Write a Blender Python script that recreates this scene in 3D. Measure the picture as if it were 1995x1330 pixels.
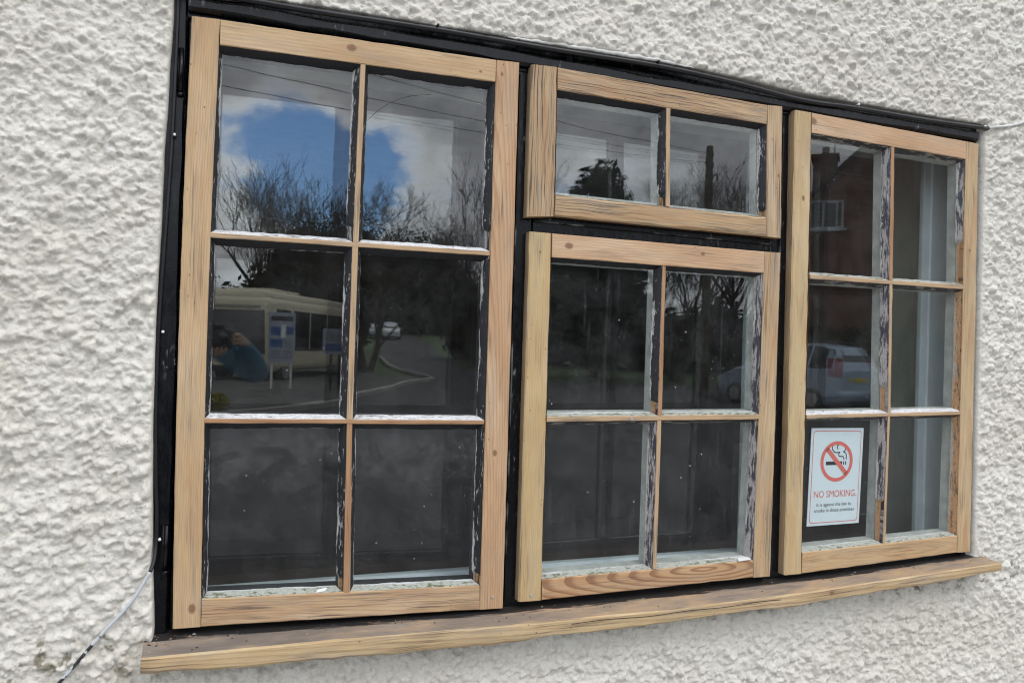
import bpy, bmesh, math, random
import numpy as np
from mathutils import Vector, Matrix

for o in list(bpy.data.objects):
    bpy.data.objects.remove(o, do_unlink=True)
scene = bpy.context.scene
COL = scene.collection
R = math.radians

# ------------------------------------------------------------------ camera
cam_d = bpy.data.cameras.new('camera')
cam_d.sensor_width = 23.5
cam_d.lens = 18.02
cam_d.clip_start = 0.02
cam_d.clip_end = 2000
cam_d.dof.use_dof = True
cam_d.dof.focus_distance = 1.75
cam_d.dof.aperture_fstop = 11.0
cam = bpy.data.objects.new('camera', cam_d)
COL.objects.link(cam)
r_, u_, b_ = (0.938453, -0.344173, 0.029167), (-0.029364, 0.004642, 0.999558), (-0.344156, -0.938895, -0.00575)
cam.matrix_world = Matrix(((r_[0], u_[0], b_[0], 0.0719), (r_[1], u_[1], b_[1], -1.5791), (r_[2], u_[2], b_[2], 0.5493), (0, 0, 0, 1)))
scene.camera = cam

# ------------------------------------------------------------------ node helper
class NT:
    def __init__(s, tree):
        s.t = tree
    def n(s, typ, ins=None, out=0, **props):
        nd = s.t.nodes.new(typ)
        for k, v in props.items():
            setattr(nd, k, v)
        for k, v in (ins or {}).items():
            sk = nd.inputs[k]
            if isinstance(v, bpy.types.NodeSocket):
                s.t.links.new(v, sk)
            else:
                sk.default_value = v
        return nd.outputs[out] if len(nd.outputs) else nd
    def m(s, op, a, b=0.0, c=0.0, clamp=False):
        return s.n('ShaderNodeMath', {0: a, 1: b, 2: c}, operation=op, use_clamp=clamp)
    def sm(s, x, lo, hi, a=0.0, b=1.0):
        return s.n('ShaderNodeMapRange', {'Value': x, 'From Min': lo, 'From Max': hi, 'To Min': a, 'To Max': b}, interpolation_type='SMOOTHSTEP')
    def mix(s, f, a, b, blend='MIX'):
        nd = s.t.nodes.new('ShaderNodeMix')
        nd.data_type = 'RGBA'
        nd.blend_type = blend
        for i, v in ((0, f), (6, a), (7, b)):
            if isinstance(v, bpy.types.NodeSocket):
                s.t.links.new(v, nd.inputs[i])
            else:
                nd.inputs[i].default_value = v if i == 0 else (tuple(v) + (1,))[:4]
        return nd.outputs[2]
    def comb(s, x=0.0, y=0.0, z=0.0):
        return s.n('ShaderNodeCombineXYZ', {0: x, 1: y, 2: z})
    def noise(s, vec, scale=1.0, detail=3.0, rough=0.5, dist=0.0):
        return s.n('ShaderNodeTexNoise', {'Vector': vec, 'Scale': scale, 'Detail': detail, 'Roughness': rough, 'Distortion': dist})
    def vm(s, op, a, b=(0, 0, 0), out=0):
        return s.n('ShaderNodeVectorMath', {0: a, 1: b}, out=out, operation=op)

# ------------------------------------------------------------------ world
SUN_EL, SUN_AZ = R(52), R(205)
w = bpy.data.worlds.new('World')
scene.world = w
w.use_nodes = True
w.node_tree.nodes.clear()
t = NT(w.node_tree)
sky = t.n('ShaderNodeTexSky', sky_type='NISHITA', sun_disc=False, sun_elevation=SUN_EL, sun_rotation=SUN_AZ, air_density=1.0, dust_density=0.6)
d = t.n('ShaderNodeTexCoord', out=0)
sx = t.t.nodes.new('ShaderNodeSeparateXYZ')
t.t.links.new(d, sx.inputs[0])
den = t.m('ADD', t.m('MAXIMUM', sx.outputs[2], 0.0), 0.12)
pv = t.comb(t.m('DIVIDE', sx.outputs[0], den), t.m('DIVIDE', sx.outputs[1], den), 3.7)
n1 = t.noise(pv, 1.1, 4, 0.56)
n3 = t.noise(t.vm('MULTIPLY', d, (1.0, 1.0, 1.5)), 6.5, 5, 0.62)
cover = t.m('ADD', t.m('MULTIPLY', n1, 0.8), 0.26)
# the break in the cloud the panes mirror
for (gx, gy, gz), (ex, ey), k in (((0.086, -0.970, 0.222), (0.100, 0.066), 0.42), ((0.098, -0.979, 0.172), (0.068, 0.055), 0.38)):
    df_ = t.vm('MULTIPLY', t.vm('SUBTRACT', d, (gx, gy, gz)), (1 / ex, 1.0 / ex, 1 / ey))
    dd = t.vm('LENGTH', df_, out=1)
    dd = t.m('ADD', dd, t.m('MULTIPLY', t.m('SUBTRACT', n3, 0.5), 3.6))
    g = t.sm(dd, 0.15, 1.75, k, 0.0)
    cover = t.m('SUBTRACT', cover, g)
cl = t.sm(cover, 0.32, 0.66)
thick = t.sm(cover, 0.46, 0.80)
shade = t.m('ADD', t.m('MULTIPLY', n1, 0.4), t.m('MULTIPLY', n3, 0.6))
shade = t.m('ADD', shade, t.m('MULTIPLY', t.m('SUBTRACT', 0.45, thick), 0.32))
ccol = t.n('ShaderNodeValToRGB', {0: shade})
cr = ccol.node.color_ramp
cr.elements[0].position, cr.elements[0].color = 0.34, (7.4, 8.0, 9.0, 1)
cr.elements[1].position, cr.elements[1].color = 0.66, (28.0, 28.6, 29.2, 1)
skyc = t.mix(1.0, sky, (1.5, 2.05, 2.75), 'MULTIPLY')
col = t.mix(cl, skyc, ccol)
bg = t.n('ShaderNodeBackground', {'Color': col, 'Strength': 0.113})
t.n('ShaderNodeOutputWorld', {'Surface': bg})
w.cycles.sampling_method = 'MANUAL'
w.cycles.sample_map_resolution = 512

# ------------------------------------------------------------------ sun
sl = bpy.data.lights.new('sun', 'SUN')
sl.energy = 1.0
sl.angle = R(24)
sl.color = (1, 0.96, 0.9)
sun = bpy.data.objects.new('sun', sl)
COL.objects.link(sun)
sdir = Vector((0.35, -0.62, 0.95))
sun.rotation_euler = sdir.to_track_quat('Z', 'Y').to_euler()

scene.render.engine = 'CYCLES'
vs = scene.view_settings
vs.view_transform = 'Standard'
vs.look = 'None'
vs.exposure = 0.0
vs.gamma = 1.0
scene.cycles.filter_width = 1.15
scene.cycles.max_bounces = 7
scene.cycles.diffuse_bounces = 2
scene.cycles.transparent_max_bounces = 24
scene.cycles.glossy_bounces = 5

# ------------------------------------------------------------------ object helpers
def tag(o, label=None, cat=None, group=None, kind=None):
    if label: o['label'] = label
    if cat: o['category'] = cat
    if group: o['group'] = group
    if kind: o['kind'] = kind
    return o

def mesh(name, verts, faces, mats, parent=None, fm=None, uvs=None, smooth=False, loc=None):
    me = bpy.data.meshes.new(name)
    me.from_pydata([tuple(v) for v in verts], [], faces)
    for m in (mats if isinstance(mats, (list, tuple)) else [mats]):
        me.materials.append(m)
    if fm:
        me.polygons.foreach_set('material_index', fm)
    if uvs is not None:
        ul = me.uv_layers.new(name='UVMap')
        flat = [c for uv in uvs for c in uv]
        ul.data.foreach_set('uv', flat)
    if smooth:
        me.polygons.foreach_set('use_smooth', [True] * len(me.polygons))
    me.update()
    o = bpy.data.objects.new(name, me)
    COL.objects.link(o)
    if parent: o.parent = parent
    if loc is not None: o.location = loc
    return o

def empty(name, loc=(0, 0, 0), rz=0.0):
    o = bpy.data.objects.new(name, None)
    o.empty_display_size = 0.1
    COL.objects.link(o)
    o.location = loc
    o.rotation_euler = (0, 0, rz)
    return o

class MB:
    """collects shapes into one mesh"""
    def __init__(s):
        s.v, s.f, s.m = [], [], []
    def add(s, vs, fs, mi=0):
        k = len(s.v)
        s.v += [tuple(p) for p in vs]
        s.f += [tuple(i + k for i in f) for f in fs]
        s.m += [mi] * len(fs)
        return s
    def box(s, x0, x1, y0, y1, z0, z1, mi=0):
        vs = [(x0, y0, z0), (x1, y0, z0), (x1, y1, z0), (x0, y1, z0), (x0, y0, z1), (x1, y0, z1), (x1, y1, z1), (x0, y1, z1)]
        return s.add(vs, [(0, 3, 2, 1), (4, 5, 6, 7), (0, 1, 5, 4), (1, 2, 6, 5), (2, 3, 7, 6), (3, 0, 4, 7)], mi)
    def tube(s, pts, rad, n=8, mi=0, cap=True):
        pts = [Vector(p) for p in pts]
        k = len(s.v)
        rad = rad if isinstance(rad, (list, tuple)) else [rad] * len(pts)
        ref = None
        for i, p in enumerate(pts):
            a = pts[max(i - 1, 0)]
            b = pts[min(i + 1, len(pts) - 1)]
            tg = (b - a).normalized()
            if ref is None:
                ref = tg.orthogonal().normalized()
            ref = (ref - tg * ref.dot(tg)).normalized()
            bi = tg.cross(ref)
            for j in range(n):
                an = 2 * math.pi * j / n
                s.v.append(tuple(p + (ref * math.cos(an) + bi * math.sin(an)) * rad[i]))
        for i in range(len(pts) - 1):
            for j in range(n):
                a = k + i * n + j
                b = k + i * n + (j + 1) % n
                s.f.append((a, b, b + n, a + n))
                s.m.append(mi)
        if cap:
            s.f.append(tuple(k + j for j in reversed(range(n))))
            s.f.append(tuple(k + (len(pts) - 1) * n + j for j in range(n)))
            s.m += [mi, mi]
        return s
    def ball(s, c, rx, ry, rz, nu=10, nv=7, mi=0):
        k = len(s.v)
        for i in range(nv + 1):
            th = math.pi * i / nv
            for j in range(nu):
                ph = 2 * math.pi * j / nu
                s.v.append((c[0] + rx * math.sin(th) * math.cos(ph), c[1] + ry * math.sin(th) * math.sin(ph), c[2] + rz * math.cos(th)))
        for i in range(nv):
            for j in range(nu):
                a = k + i * nu + j
                b = k + i * nu + (j + 1) % nu
                s.f.append((a, a + nu, b + nu, b))
                s.m.append(mi)
        return s
    def build(s, name, mats, parent=None, smooth=False, loc=None):
        return mesh(name, s.v, s.f, mats, parent, s.m, smooth=smooth, loc=loc)

# ------------------------------------------------------------------ materials
def newmat(name):
    m = bpy.data.materials.new(name)
    m.use_nodes = True
    m.node_tree.nodes.clear()
    return m, NT(m.node_tree)

def finish(t, base, rough=0.6, bump=None, bstr=0.3, bdist=0.001, spec=0.4, metal=0.0):
    ins = {'Base Color': base if isinstance(base, bpy.types.NodeSocket) else tuple(base) + (1,), 'Roughness': rough, 'Metallic': metal, 'Specular IOR Level': spec}
    if bump is not None:
        ins['Normal'] = t.n('ShaderNodeBump', {'Height': bump, 'Strength': bstr, 'Distance': bdist})
    p = t.n('ShaderNodeBsdfPrincipled', ins)
    t.n('ShaderNodeOutputMaterial', {'Surface': p})

def plain(name, colr, rough=0.6, var=0.12, scale=8.0, spec=0.4, metal=0.0, bump=0.2, bdist=0.001):
    m, t = newmat(name)
    co = t.n('ShaderNodeTexCoord', out=3)
    nz = t.noise(co, scale, 5, 0.6)
    f = t.sm(nz, 0.3, 0.7, 1 - var, 1 + var)
    c = t.mix(1.0, colr, t.comb(f, f, f), 'MULTIPLY')
    finish(t, c, rough, nz, bump, bdist, spec, metal)
    return m

def wood(name, tone=(0.62, 0.43, 0.26), late=(0.44, 0.235, 0.115), ring=(0.02, 0.01, 0.03, 0.05), freq=210.0, knots=(), stain=0.0, seed=0.0, contrast=0.75, grey=0.0):
    m, t = newmat(name)
    def soft(c, k=0.04):
        g = sum(c) / 3
        return tuple(min(1, (x * (1 - k) + g * k) * 1.04) for x in c)
    tone, late = soft((tone[0] * 0.90, tone[1] * 0.93, tone[2] * 0.88)), soft(late, 0.06)
    stain, grey = max(stain, 0.28), max(grey, 0.32)
    uvn = t.t.nodes.new('ShaderNodeUVMap')
    uvn.uv_map = 'UVMap'
    sp = t.t.nodes.new('ShaderNodeSeparateXYZ')
    t.t.links.new(uvn.outputs[0], sp.inputs[0])
    u, v = sp.outputs[0], sp.outputs[1]
    nw = t.noise(t.comb(t.m('MULTIPLY', u, 3.0), t.m('MULTIPLY', v, 14.0), seed), 1.0, 3, 0.5)
    v2 = t.m('ADD', v, t.m('MULTIPLY', t.m('SUBTRACT', nw, 0.5), 0.008))
    kmask = None
    for ku, kv, kr in knots:
        du = t.m('MULTIPLY', t.m('SUBTRACT', u, ku), 0.75)
        dv = t.m('SUBTRACT', v, kv)
        dk = t.m('SQRT', t.m('ADD', t.m('MULTIPLY', du, du), t.m('MULTIPLY', dv, dv)))
        du2 = t.m('MULTIPLY', du, 0.42)
        dw = t.m('SQRT', t.m('ADD', t.m('MULTIPLY', du2, du2), t.m('MULTIPLY', dv, dv)))
        q = t.m('DIVIDE', dw, kr * 2.0)
        wgt = t.m('POWER', 2.718, t.m('MULTIPLY', t.m('MULTIPLY', q, q), -1.0))
        off = t.m('MULTIPLY', t.m('DIVIDE', dv, t.m('ADD', dw, kr * 0.5)), t.m('MULTIPLY', wgt, -kr * 1.1))
        v2 = t.m('ADD', v2, off)
        nk = t.m('ADD', dk, t.m('MULTIPLY', t.m('SUBTRACT', t.noise(t.comb(u, v, seed), 300, 2), 0.5), kr * 0.5))
        mk = t.sm(nk, kr * 0.55, kr * 1.15, 1.0, 0.0)
        kmask = mk if kmask is None else t.m('MAXIMUM', kmask, mk)
    a, b, c, dd = ring
    p1 = t.m('SUBTRACT', t.m('SUBTRACT', v2, a), t.m('MULTIPLY', u, b))
    p2 = t.m('ADD', t.m('MULTIPLY', u, c), dd)
    rr = t.m('SQRT', t.m('ADD', t.m('MULTIPLY', p1, p1), t.m('MULTIPLY', p2, p2)))
    rr = t.m('ADD', rr, t.m('MULTIPLY', t.noise(t.comb(t.m('MULTIPLY', u, 1.2), t.m('MULTIPLY', v, 30.0), seed + 5), 1.0, 2), 0.006))
    s = t.m('FRACT', t.m('MULTIPLY', rr, freq))
    lw = t.m('MULTIPLY', t.sm(s, 0.35, 0.92), t.sm(s, 0.93, 1.0, 1.0, 0.0))
    fib = t.noise(t.comb(t.m('MULTIPLY', u, 18.0), t.m('MULTIPLY', v, 1100.0), seed + 1), 1.0, 3, 0.6)
    var = t.noise(t.comb(t.m('MULTIPLY', u, 4.0), t.m('MULTIPLY', v, 22.0), seed + 2), 1.0, 3, 0.6)
    amt = t.m('MULTIPLY', lw, t.sm(var, 0.3, 0.72, contrast * 0.5, contrast))
    lo = t.noise(t.comb(t.m('MULTIPLY', u, 2.2), t.m('MULTIPLY', v, 6.0), seed + 8), 1.0, 2, 0.5)
    base = t.mix(t.sm(var, 0.35, 0.7), tone, (tone[0] * 0.93, tone[1] * 0.86, tone[2] * 0.80))
    base = t.mix(t.sm(lo, 0.45, 0.7, 0.0, 0.6), base, (tone[0] * 0.80, tone[1] * 0.72, tone[2] * 0.64))
    hi = t.noise(t.comb(t.m('MULTIPLY', u, 3.1), t.m('MULTIPLY', v, 16.0), seed + 11), 1.0, 3, 0.6)
    base = t.mix(t.sm(hi, 0.5, 0.72, 0.0, 0.5), base, (0.66, 0.515, 0.36))
    col = t.mix(amt, base, late)
    fb = t.sm(fib, 0.25, 0.75, 0.78, 1.12)
    col = t.mix(1.0, col, t.comb(fb, fb, fb), 'MULTIPLY')
    if grey > 0:
        gn = t.noise(t.comb(t.m('MULTIPLY', u, 6.0), t.m('MULTIPLY', v, 45.0), seed + 7), 1.0, 4, 0.6)
        col = t.mix(t.sm(gn, 0.46, 0.74, 0.0, grey), col, (0.30, 0.265, 0.235))
    # black paint left in the grain
    sn = t.noise(t.comb(t.m('MULTIPLY', u, 5.5), t.m('MULTIPLY', v, 300.0), seed + 3), 1.0, 4, 0.65)
    sb = t.noise(t.comb(t.m('MULTIPLY', u, 5.0), t.m('MULTIPLY', v, 25.0), seed + 4), 1.0, 2, 0.5)
    sa = t.m('MULTIPLY', t.sm(sn, 0.46, 0.66), t.sm(sb, 0.55 - 0.24 * stain, 0.72 - 0.22 * stain))
    col = t.mix(t.m('MULTIPLY', sa, min(1.0, 0.45 + 0.5 * stain)), col, (0.055, 0.048, 0.05))
    # tiny dark pin marks
    vo = t.n('ShaderNodeTexVoronoi', {'Vector': t.comb(t.m('MULTIPLY', u, 0.6), v, seed), 'Scale': 42.0})
    col = t.mix(t.sm(vo, 0.035, 0.075, 0.75, 0.0), col, (0.09, 0.05, 0.03))
    if kmask is not None:
        col = t.mix(t.m('MULTIPLY', kmask, 0.88), col, t.mix(t.noise(t.comb(u, v, 0), 400, 2), (0.10, 0.045, 0.025), (0.30, 0.17, 0.10)))
    finish(t, col, 0.62, fib, 0.35, 0.0006, 0.3)
    return m

def paint_black(name='black_gloss_paint', chip=0.12, rough=0.24):
    m, t = newmat(name)
    co = t.n('ShaderNodeTexCoord', out=3)
    st = t.vm('MULTIPLY', co, (1.0, 1.0, 0.35))
    a = t.noise(st, 90, 6, 0.65, 0.3)
    b = t.noise(co, 7, 3, 0.6)
    k = t.m('MULTIPLY', t.sm(a, 0.72 - chip, 0.76 - chip), t.sm(b, 0.52, 0.66))
    dust = t.sm(t.noise(co, 24, 5, 0.7), 0.45, 0.8, 0.0, 0.25)
    c = t.mix(dust, (0.004, 0.0044, 0.0056), (0.022, 0.024, 0.029))
    c = t.mix(t.m('MULTIPLY', k, 0.55), c, (0.36, 0.36, 0.35))
    bl = t.n('ShaderNodeTexVoronoi', {'Vector': co, 'Scale': 160.0})
    h = t.m('ADD', t.m('MULTIPLY', a, 0.7), t.m('MULTIPLY', t.sm(bl, 0.0, 0.35, 1.0, 0.0), 0.3))
    finish(t, c, t.sm(a, 0.3, 0.7, rough - 0.08, rough + 0.16), h, 0.35, 0.0008, 0.3)
    return m

def putty_mat(name, body, under, edge, chip=0.5, edge_at=0.72, chip_scale=(60.0, 5.0), rough=0.5, extra=None):
    """UV: u metres along, v 0 at the timber, 1 at the glass"""
    m, t = newmat(name)
    uvn = t.t.nodes.new('ShaderNodeUVMap')
    uvn.uv_map = 'UVMap'
    sp = t.t.nodes.new('ShaderNodeSeparateXYZ')
    t.t.links.new(uvn.outputs[0], sp.inputs[0])
    u, v = sp.outputs[0], sp.outputs[1]
    co = t.n('ShaderNodeTexCoord', out=3)
    sd = t.vm('DOT_PRODUCT', co, (3.1, 0.0, 2.3), out=1)
    vec = t.comb(t.m('MULTIPLY', u, chip_scale[0]), t.m('MULTIPLY', v, chip_scale[1]), sd)
    n = t.noise(vec, 1.0, 5, 0.65, 0.4)
    big = t.noise(t.comb(t.m('MULTIPLY', u, 7.0), t.m('MULTIPLY', v, 1.0), sd), 1.0, 3, 0.6)
    k = t.sm(t.m('ADD', t.m('MULTIPLY', n, 0.7), t.m('MULTIPLY', big, 0.3)), 0.64 - 0.28 * chip, 0.70 - 0.28 * chip)
    c = t.mix(k, body, under)
    if extra:
        en = t.noise(t.comb(t.m('MULTIPLY', u, 26.0), t.m('MULTIPLY', v, 3.0), t.m('ADD', sd, 9.0)), 1.0, 4, 0.6)
        c = t.mix(t.sm(en, 0.56, 0.66), c, extra)
    ve = t.m('ADD', v, t.m('MULTIPLY', t.m('SUBTRACT', n, 0.5), 0.45))
    ve = t.m('ADD', ve, t.m('MULTIPLY', t.m('SUBTRACT', big, 0.5), 1.3))
    st2 = t.noise(t.comb(t.m('MULTIPLY', u, 30.0), t.m('MULTIPLY', v, 14.0), t.m('ADD', sd, 3.0)), 1.0, 4, 0.7)
    ve = t.m('SUBTRACT', ve, t.sm(st2, 0.5, 0.62, 0.0, 0.35))
    c = t.mix(t.sm(ve, edge_at, edge_at + 0.05), c, edge)
    gr = t.noise(co, 220, 3, 0.6)
    f = t.sm(gr, 0.3, 0.7, 0.8, 1.1)
    c = t.mix(1.0, c, t.comb(f, f, f), 'MULTIPLY')
    finish(t, c, rough, t.m('ADD', n, t.m('MULTIPLY', gr, 0.4)), 0.7, 0.0012, 0.35)
    return m

def glass_mat(name, film=0.02, speck=0.5, smudge=False, wave=0.00008, drips=0.0):
    m, t = newmat(name)
    co = t.n('ShaderNodeTexCoord', out=3)
    wv = t.noise(co, 7.0, 2, 0.4)
    bmp = t.n('ShaderNodeBump', {'Height': wv, 'Strength': 1.0, 'Distance': wave})
    geo = t.t.nodes.new('ShaderNodeNewGeometry')
    cs = t.m('ABSOLUTE', t.vm('DOT_PRODUCT', geo.outputs['Normal'], geo.outputs['Incoming'], out=1))
    F = t.m('ADD', 0.043, t.m('MULTIPLY', 0.957, t.m('POWER', t.m('SUBTRACT', 1.0, cs, clamp=True), 5.0)))
    Rf = t.m('DIVIDE', t.m('MULTIPLY', F, 2.0), t.m('ADD', F, 1.0))
    tr = t.n('ShaderNodeBsdfTransparent', {'Color': (0.95, 0.97, 0.96, 1)})
    gl = t.n('ShaderNodeBsdfGlossy', {'Color': (1, 1, 1, 1), 'Roughness': 0.004, 'Normal': bmp})
    g = t.n('ShaderNodeMixShader', {0: Rf, 1: tr, 2: gl})
    # dust film, dried spots, wipe marks
    a = t.noise(co, 14, 6, 0.7)
    fine = t.noise(co, 420, 2, 0.6)
    amt = t.m('MULTIPLY', t.sm(a, 0.3, 0.72, 0.15, 2.2), film)
    amt = t.m('MULTIPLY', amt, t.sm(fine, 0.35, 0.65, 0.6, 1.5))
    vo = t.n('ShaderNodeTexVoronoi', {'Vector': co, 'Scale': 75.0, 'Randomness': 1.0})
    wn = t.noise(t.vm('ADD', co, (5, 3, 1)), 30, 3)
    sp = t.m('MULTIPLY', t.sm(vo, 0.05, 0.10, 1.0, 0.0), t.sm(wn, 0.52, 0.62))
    amt = t.m('ADD', amt, t.m('MULTIPLY', sp, 0.35 * speck))
    vo2 = t.n('ShaderNodeTexVoronoi', {'Vector': t.vm('ADD', co, (1.7, 0.3, 2.2)), 'Scale': 26.0})
    amt = t.m('ADD', amt, t.m('MULTIPLY', t.sm(vo2, 0.03, 0.06, 1.0, 0.0), 0.5 * speck))
    if drips > 0:
        sv = t.vm('MULTIPLY', co, (60.0, 1.0, 4.0))
        dn = t.noise(sv, 1.0, 4, 0.6)
        amt = t.m('ADD', amt, t.m('MULTIPLY', t.sm(dn, 0.55, 0.75), drips))
    if smudge:
        s3 = t.t.nodes.new('ShaderNodeSeparateXYZ')
        t.t.links.new(co, s3.inputs[0])
        zf = t.sm(t.m('ADD', s3.outputs[2], t.m('MULTIPLY', t.m('SUBTRACT', a, 0.5), 0.16)), 0.24, 0.33)
        hz = t.m('MULTIPLY', zf, t.sm(t.noise(co, 32, 5, 0.7, 1.2), 0.35, 0.65, 0.35, 1.0))
        # arcs wiped clean by a cloth
        ctr = t.vm('ADD', co, t.n('ShaderNodeVectorMath', {0: t.n('ShaderNodeTexNoise', {'Vector': co, 'Scale': 9.0}, out=1), 1: (0.03, 0, 0.03)}, operation='MULTIPLY'))
        for cx, cz, r0, hw in ((0.235, 0.22, 0.095, 0.013), (0.14, 0.16, 0.17, 0.008)):
            ds = t.vm('DISTANCE', ctr, (cx + 0.015, 0.02, cz + 0.015), out=1)
            ed = t.m('ABSOLUTE', t.m('SUBTRACT', ds, r0))
            part_ = t.sm(t.noise(co, 11.0, 2), 0.42, 0.55)
            hz = t.m('MULTIPLY', hz, t.m('MAXIMUM', t.sm(ed, hw * 0.6, hw * 1.2, 0.2, 1.0), part_))
        amt = t.m('ADD', amt, t.m('MULTIPLY', hz, 0.065))
    df = t.n('ShaderNodeBsdfDiffuse', {'Color': (0.62, 0.63, 0.64, 1)})
    out = t.n('ShaderNodeMixShader', {0: t.m('MINIMUM', amt, 0.9), 1: g, 2: df})
    t.n('ShaderNodeOutputMaterial', {'Surface': out})
    return m

def clear_mat(name='glass_edge'):
    m, t = newmat(name)
    t.n('ShaderNodeOutputMaterial', {'Surface': t.n('ShaderNodeBsdfTransparent', {'Color': (0.97, 0.99, 0.98, 1)})})
    return m

def car_glass(name='vehicle_glass'):
    m, t = newmat(name)
    finish(t, (0.012, 0.016, 0.02), 0.06, None, spec=0.6)
    return m

M_BLACK = paint_black()
M_BLACK2 = paint_black('black_paint_scuffed', 0.2, 0.42)
M_STRIP = paint_black('black_paint_worn_edge', 0.34, 0.4)
M_CLEAR = clear_mat()
M_GLASS = glass_mat('window_glass', 0.012, 0.5)
M_GLASS_LOW = glass_mat('window_glass_wiped', 0.014, 0.6, smudge=True)
M_GLASS_DUSTY = glass_mat('window_glass_dusty', 0.015, 1.2, drips=0.03)
M_GLASS_SEC = glass_mat('secondary_glass', 0.006, 0.0, wave=0.00003)
M_LIP = plain('sash_inner_grey_paint', (0.52, 0.52, 0.50), 0.5, 0.18, 30)
M_SEC = plain('secondary_white_enamel', (0.74, 0.80, 0.86), 0.35, 0.05, 12)
M_CREAM = plain('reveal_cream_plaster', (0.62, 0.59, 0.53), 0.7, 0.1, 9)
PK, PW, PL, WD = (0.014, 0.014, 0.017), (0.62, 0.61, 0.60), (0.40, 0.385, 0.385), (0.40, 0.24, 0.13)
P_TOP = putty_mat('putty_black', PK, (0.05, 0.05, 0.055), (0.42, 0.41, 0.39), 0.15, 1.02)
P_SIDE = putty_mat('putty_black_chipped', PK, PL, (0.47, 0.47, 0.46), 0.26, 0.86)
P_WHITE = putty_mat('putty_white', (0.62, 0.62, 0.63), (0.07, 0.07, 0.075), (0.25, 0.25, 0.25), 0.36, 0.98, (45.0, 5.0), extra=(0.42, 0.41, 0.40))
P_PEEL = putty_mat('putty_peeling', (0.31, 0.29, 0.285), (0.04, 0.038, 0.05), (0.42, 0.41, 0.39), 0.66, 0.86, (16.0, 2.4), extra=(0.36, 0.33, 0.29))
P_GREEN = putty_mat('putty_mossy', (0.36, 0.37, 0.33), (0.13, 0.14, 0.08), (0.50, 0.52, 0.52), 0.45, 0.80, (70.0, 3.0), 0.8)
P_WOOD = putty_mat('rebate_bare_wood', (0.36, 0.21, 0.11), (0.13, 0.08, 0.05), (0.34, 0.30, 0.25), 0.4, 0.85, (40.0, 4.0), 0.7)
P_DIRT = putty_mat('putty_dark_peeling', (0.035, 0.034, 0.036), (0.30, 0.28, 0.25), (0.33, 0.31, 0.28), 0.42, 0.85, (30.0, 3.0))
M_STEEL = plain('galvanised_nail', (0.62, 0.62, 0.60), 0.4, 0.1, 60, metal=0.6)
M_NAILW = plain('white_nail_head', (0.75, 0.73, 0.70), 0.5, 0.1, 60)

# ------------------------------------------------------------------ roughcast wall
def roughcast_mat():
    m, t = newmat('white_roughcast')
    co = t.n('ShaderNodeTexCoord', out=3)
    big = t.noise(co, 3.0, 5, 0.6)
    mid = t.noise(co, 40.0, 3, 0.65)
    fine = t.noise(co, 260.0, 2, 0.65)
    c = t.mix(t.sm(big, 0.35, 0.7), (0.675, 0.65, 0.595), (0.62, 0.585, 0.52))
    c = t.mix(t.sm(mid, 0.58, 0.78, 0.0, 0.45), c, (0.40, 0.375, 0.325))
    sz = t.t.nodes.new('ShaderNodeSeparateXYZ'); t.t.links.new(co, sz.inputs[0])
    ms = t.m('MULTIPLY', t.sm(t.noise(co, 22.0, 3, 0.7), 0.52, 0.64), t.m('MULTIPLY', t.sm(sz.outputs[2], -0.095, -0.05), t.sm(sz.outputs[2], 0.02, 0.0)))
    c = t.mix(t.m('MULTIPLY', ms, 0.8), c, (0.10, 0.085, 0.04))
    st = t.noise(t.vm('MULTIPLY', co, (16.0, 1.0, 2.2)), 1.0, 4, 0.6)
    c = t.mix(t.sm(st, 0.60, 0.78, 0.0, 0.28), c, (0.42, 0.41, 0.36))
    sp_ = t.noise(co, 75.0, 3, 0.7)
    c = t.mix(t.sm(sp_, 0.50, 0.68, 0.0, 0.55), c, (0.47, 0.43, 0.36))
    vo = t.n('ShaderNodeTexVoronoi', {'Vector': co, 'Scale': 55.0})
    c = t.mix(t.m('MULTIPLY', t.sm(vo, 0.04, 0.075, 1.0, 0.0), t.sm(t.noise(co, 9, 2), 0.55, 0.6)), c, (0.06, 0.05, 0.04))
    h = t.m('ADD', t.m('MULTIPLY', t.noise(co, 130.0, 2, 0.6), 0.5), t.m('MULTIPLY', fine, 0.3))
    finish(t, c, 0.75, h, 0.85, 0.0036, 0.25)
    return m
M_WALL = roughcast_mat()

rng = np.random.default_rng(11)
def up(a, n0, n1):
    i = np.linspace(0, a.shape[0] - 1.001, n0)
    j = np.linspace(0, a.shape[1] - 1.001, n1)
    i0, j0 = i.astype(int), j.astype(int)
    fi, fj = i - i0, j - j0
    fi = (fi * fi * (3 - 2 * fi))[:, None]
    fj = (fj * fj * (3 - 2 * fj))[None, :]
    A = a[np.ix_(i0, j0)]; B = a[np.ix_(i0 + 1, j0)]; C = a[np.ix_(i0, j0 + 1)]; D = a[np.ix_(i0 + 1, j0 + 1)]
    return (A * (1 - fi) + B * fi) * (1 - fj) + (C * (1 - fi) + D * fi) * fj
def fbm(n0, n1, cell, octs, gain=0.5):
    out = np.zeros((n0, n1))
    amp = 1.0
    for k in range(octs):
        c = max(cell / 2 ** k, 1.0)
        out += amp * up(rng.uniform(-1, 1, (int(n0 / c) + 3, int(n1 / c) + 3)), n0, n1)
        amp *= gain
    return out
RES = 0.002
WX0, WX1, WZ0, WZ1 = -0.48, 2.46, -0.48, 1.74
NX, NZ = int((WX1 - WX0) / RES) + 1, int((WZ1 - WZ0) / RES) + 1
base = 0.0030 * fbm(NX, NZ, 45, 4, 0.6)
H = base.copy()
ncap = int((WX1 - WX0) * (WZ1 - WZ0) * 18500)
cx = rng.integers(8, NX - 8, ncap)
cz = rng.integers(8, NZ - 8, ncap)
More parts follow.
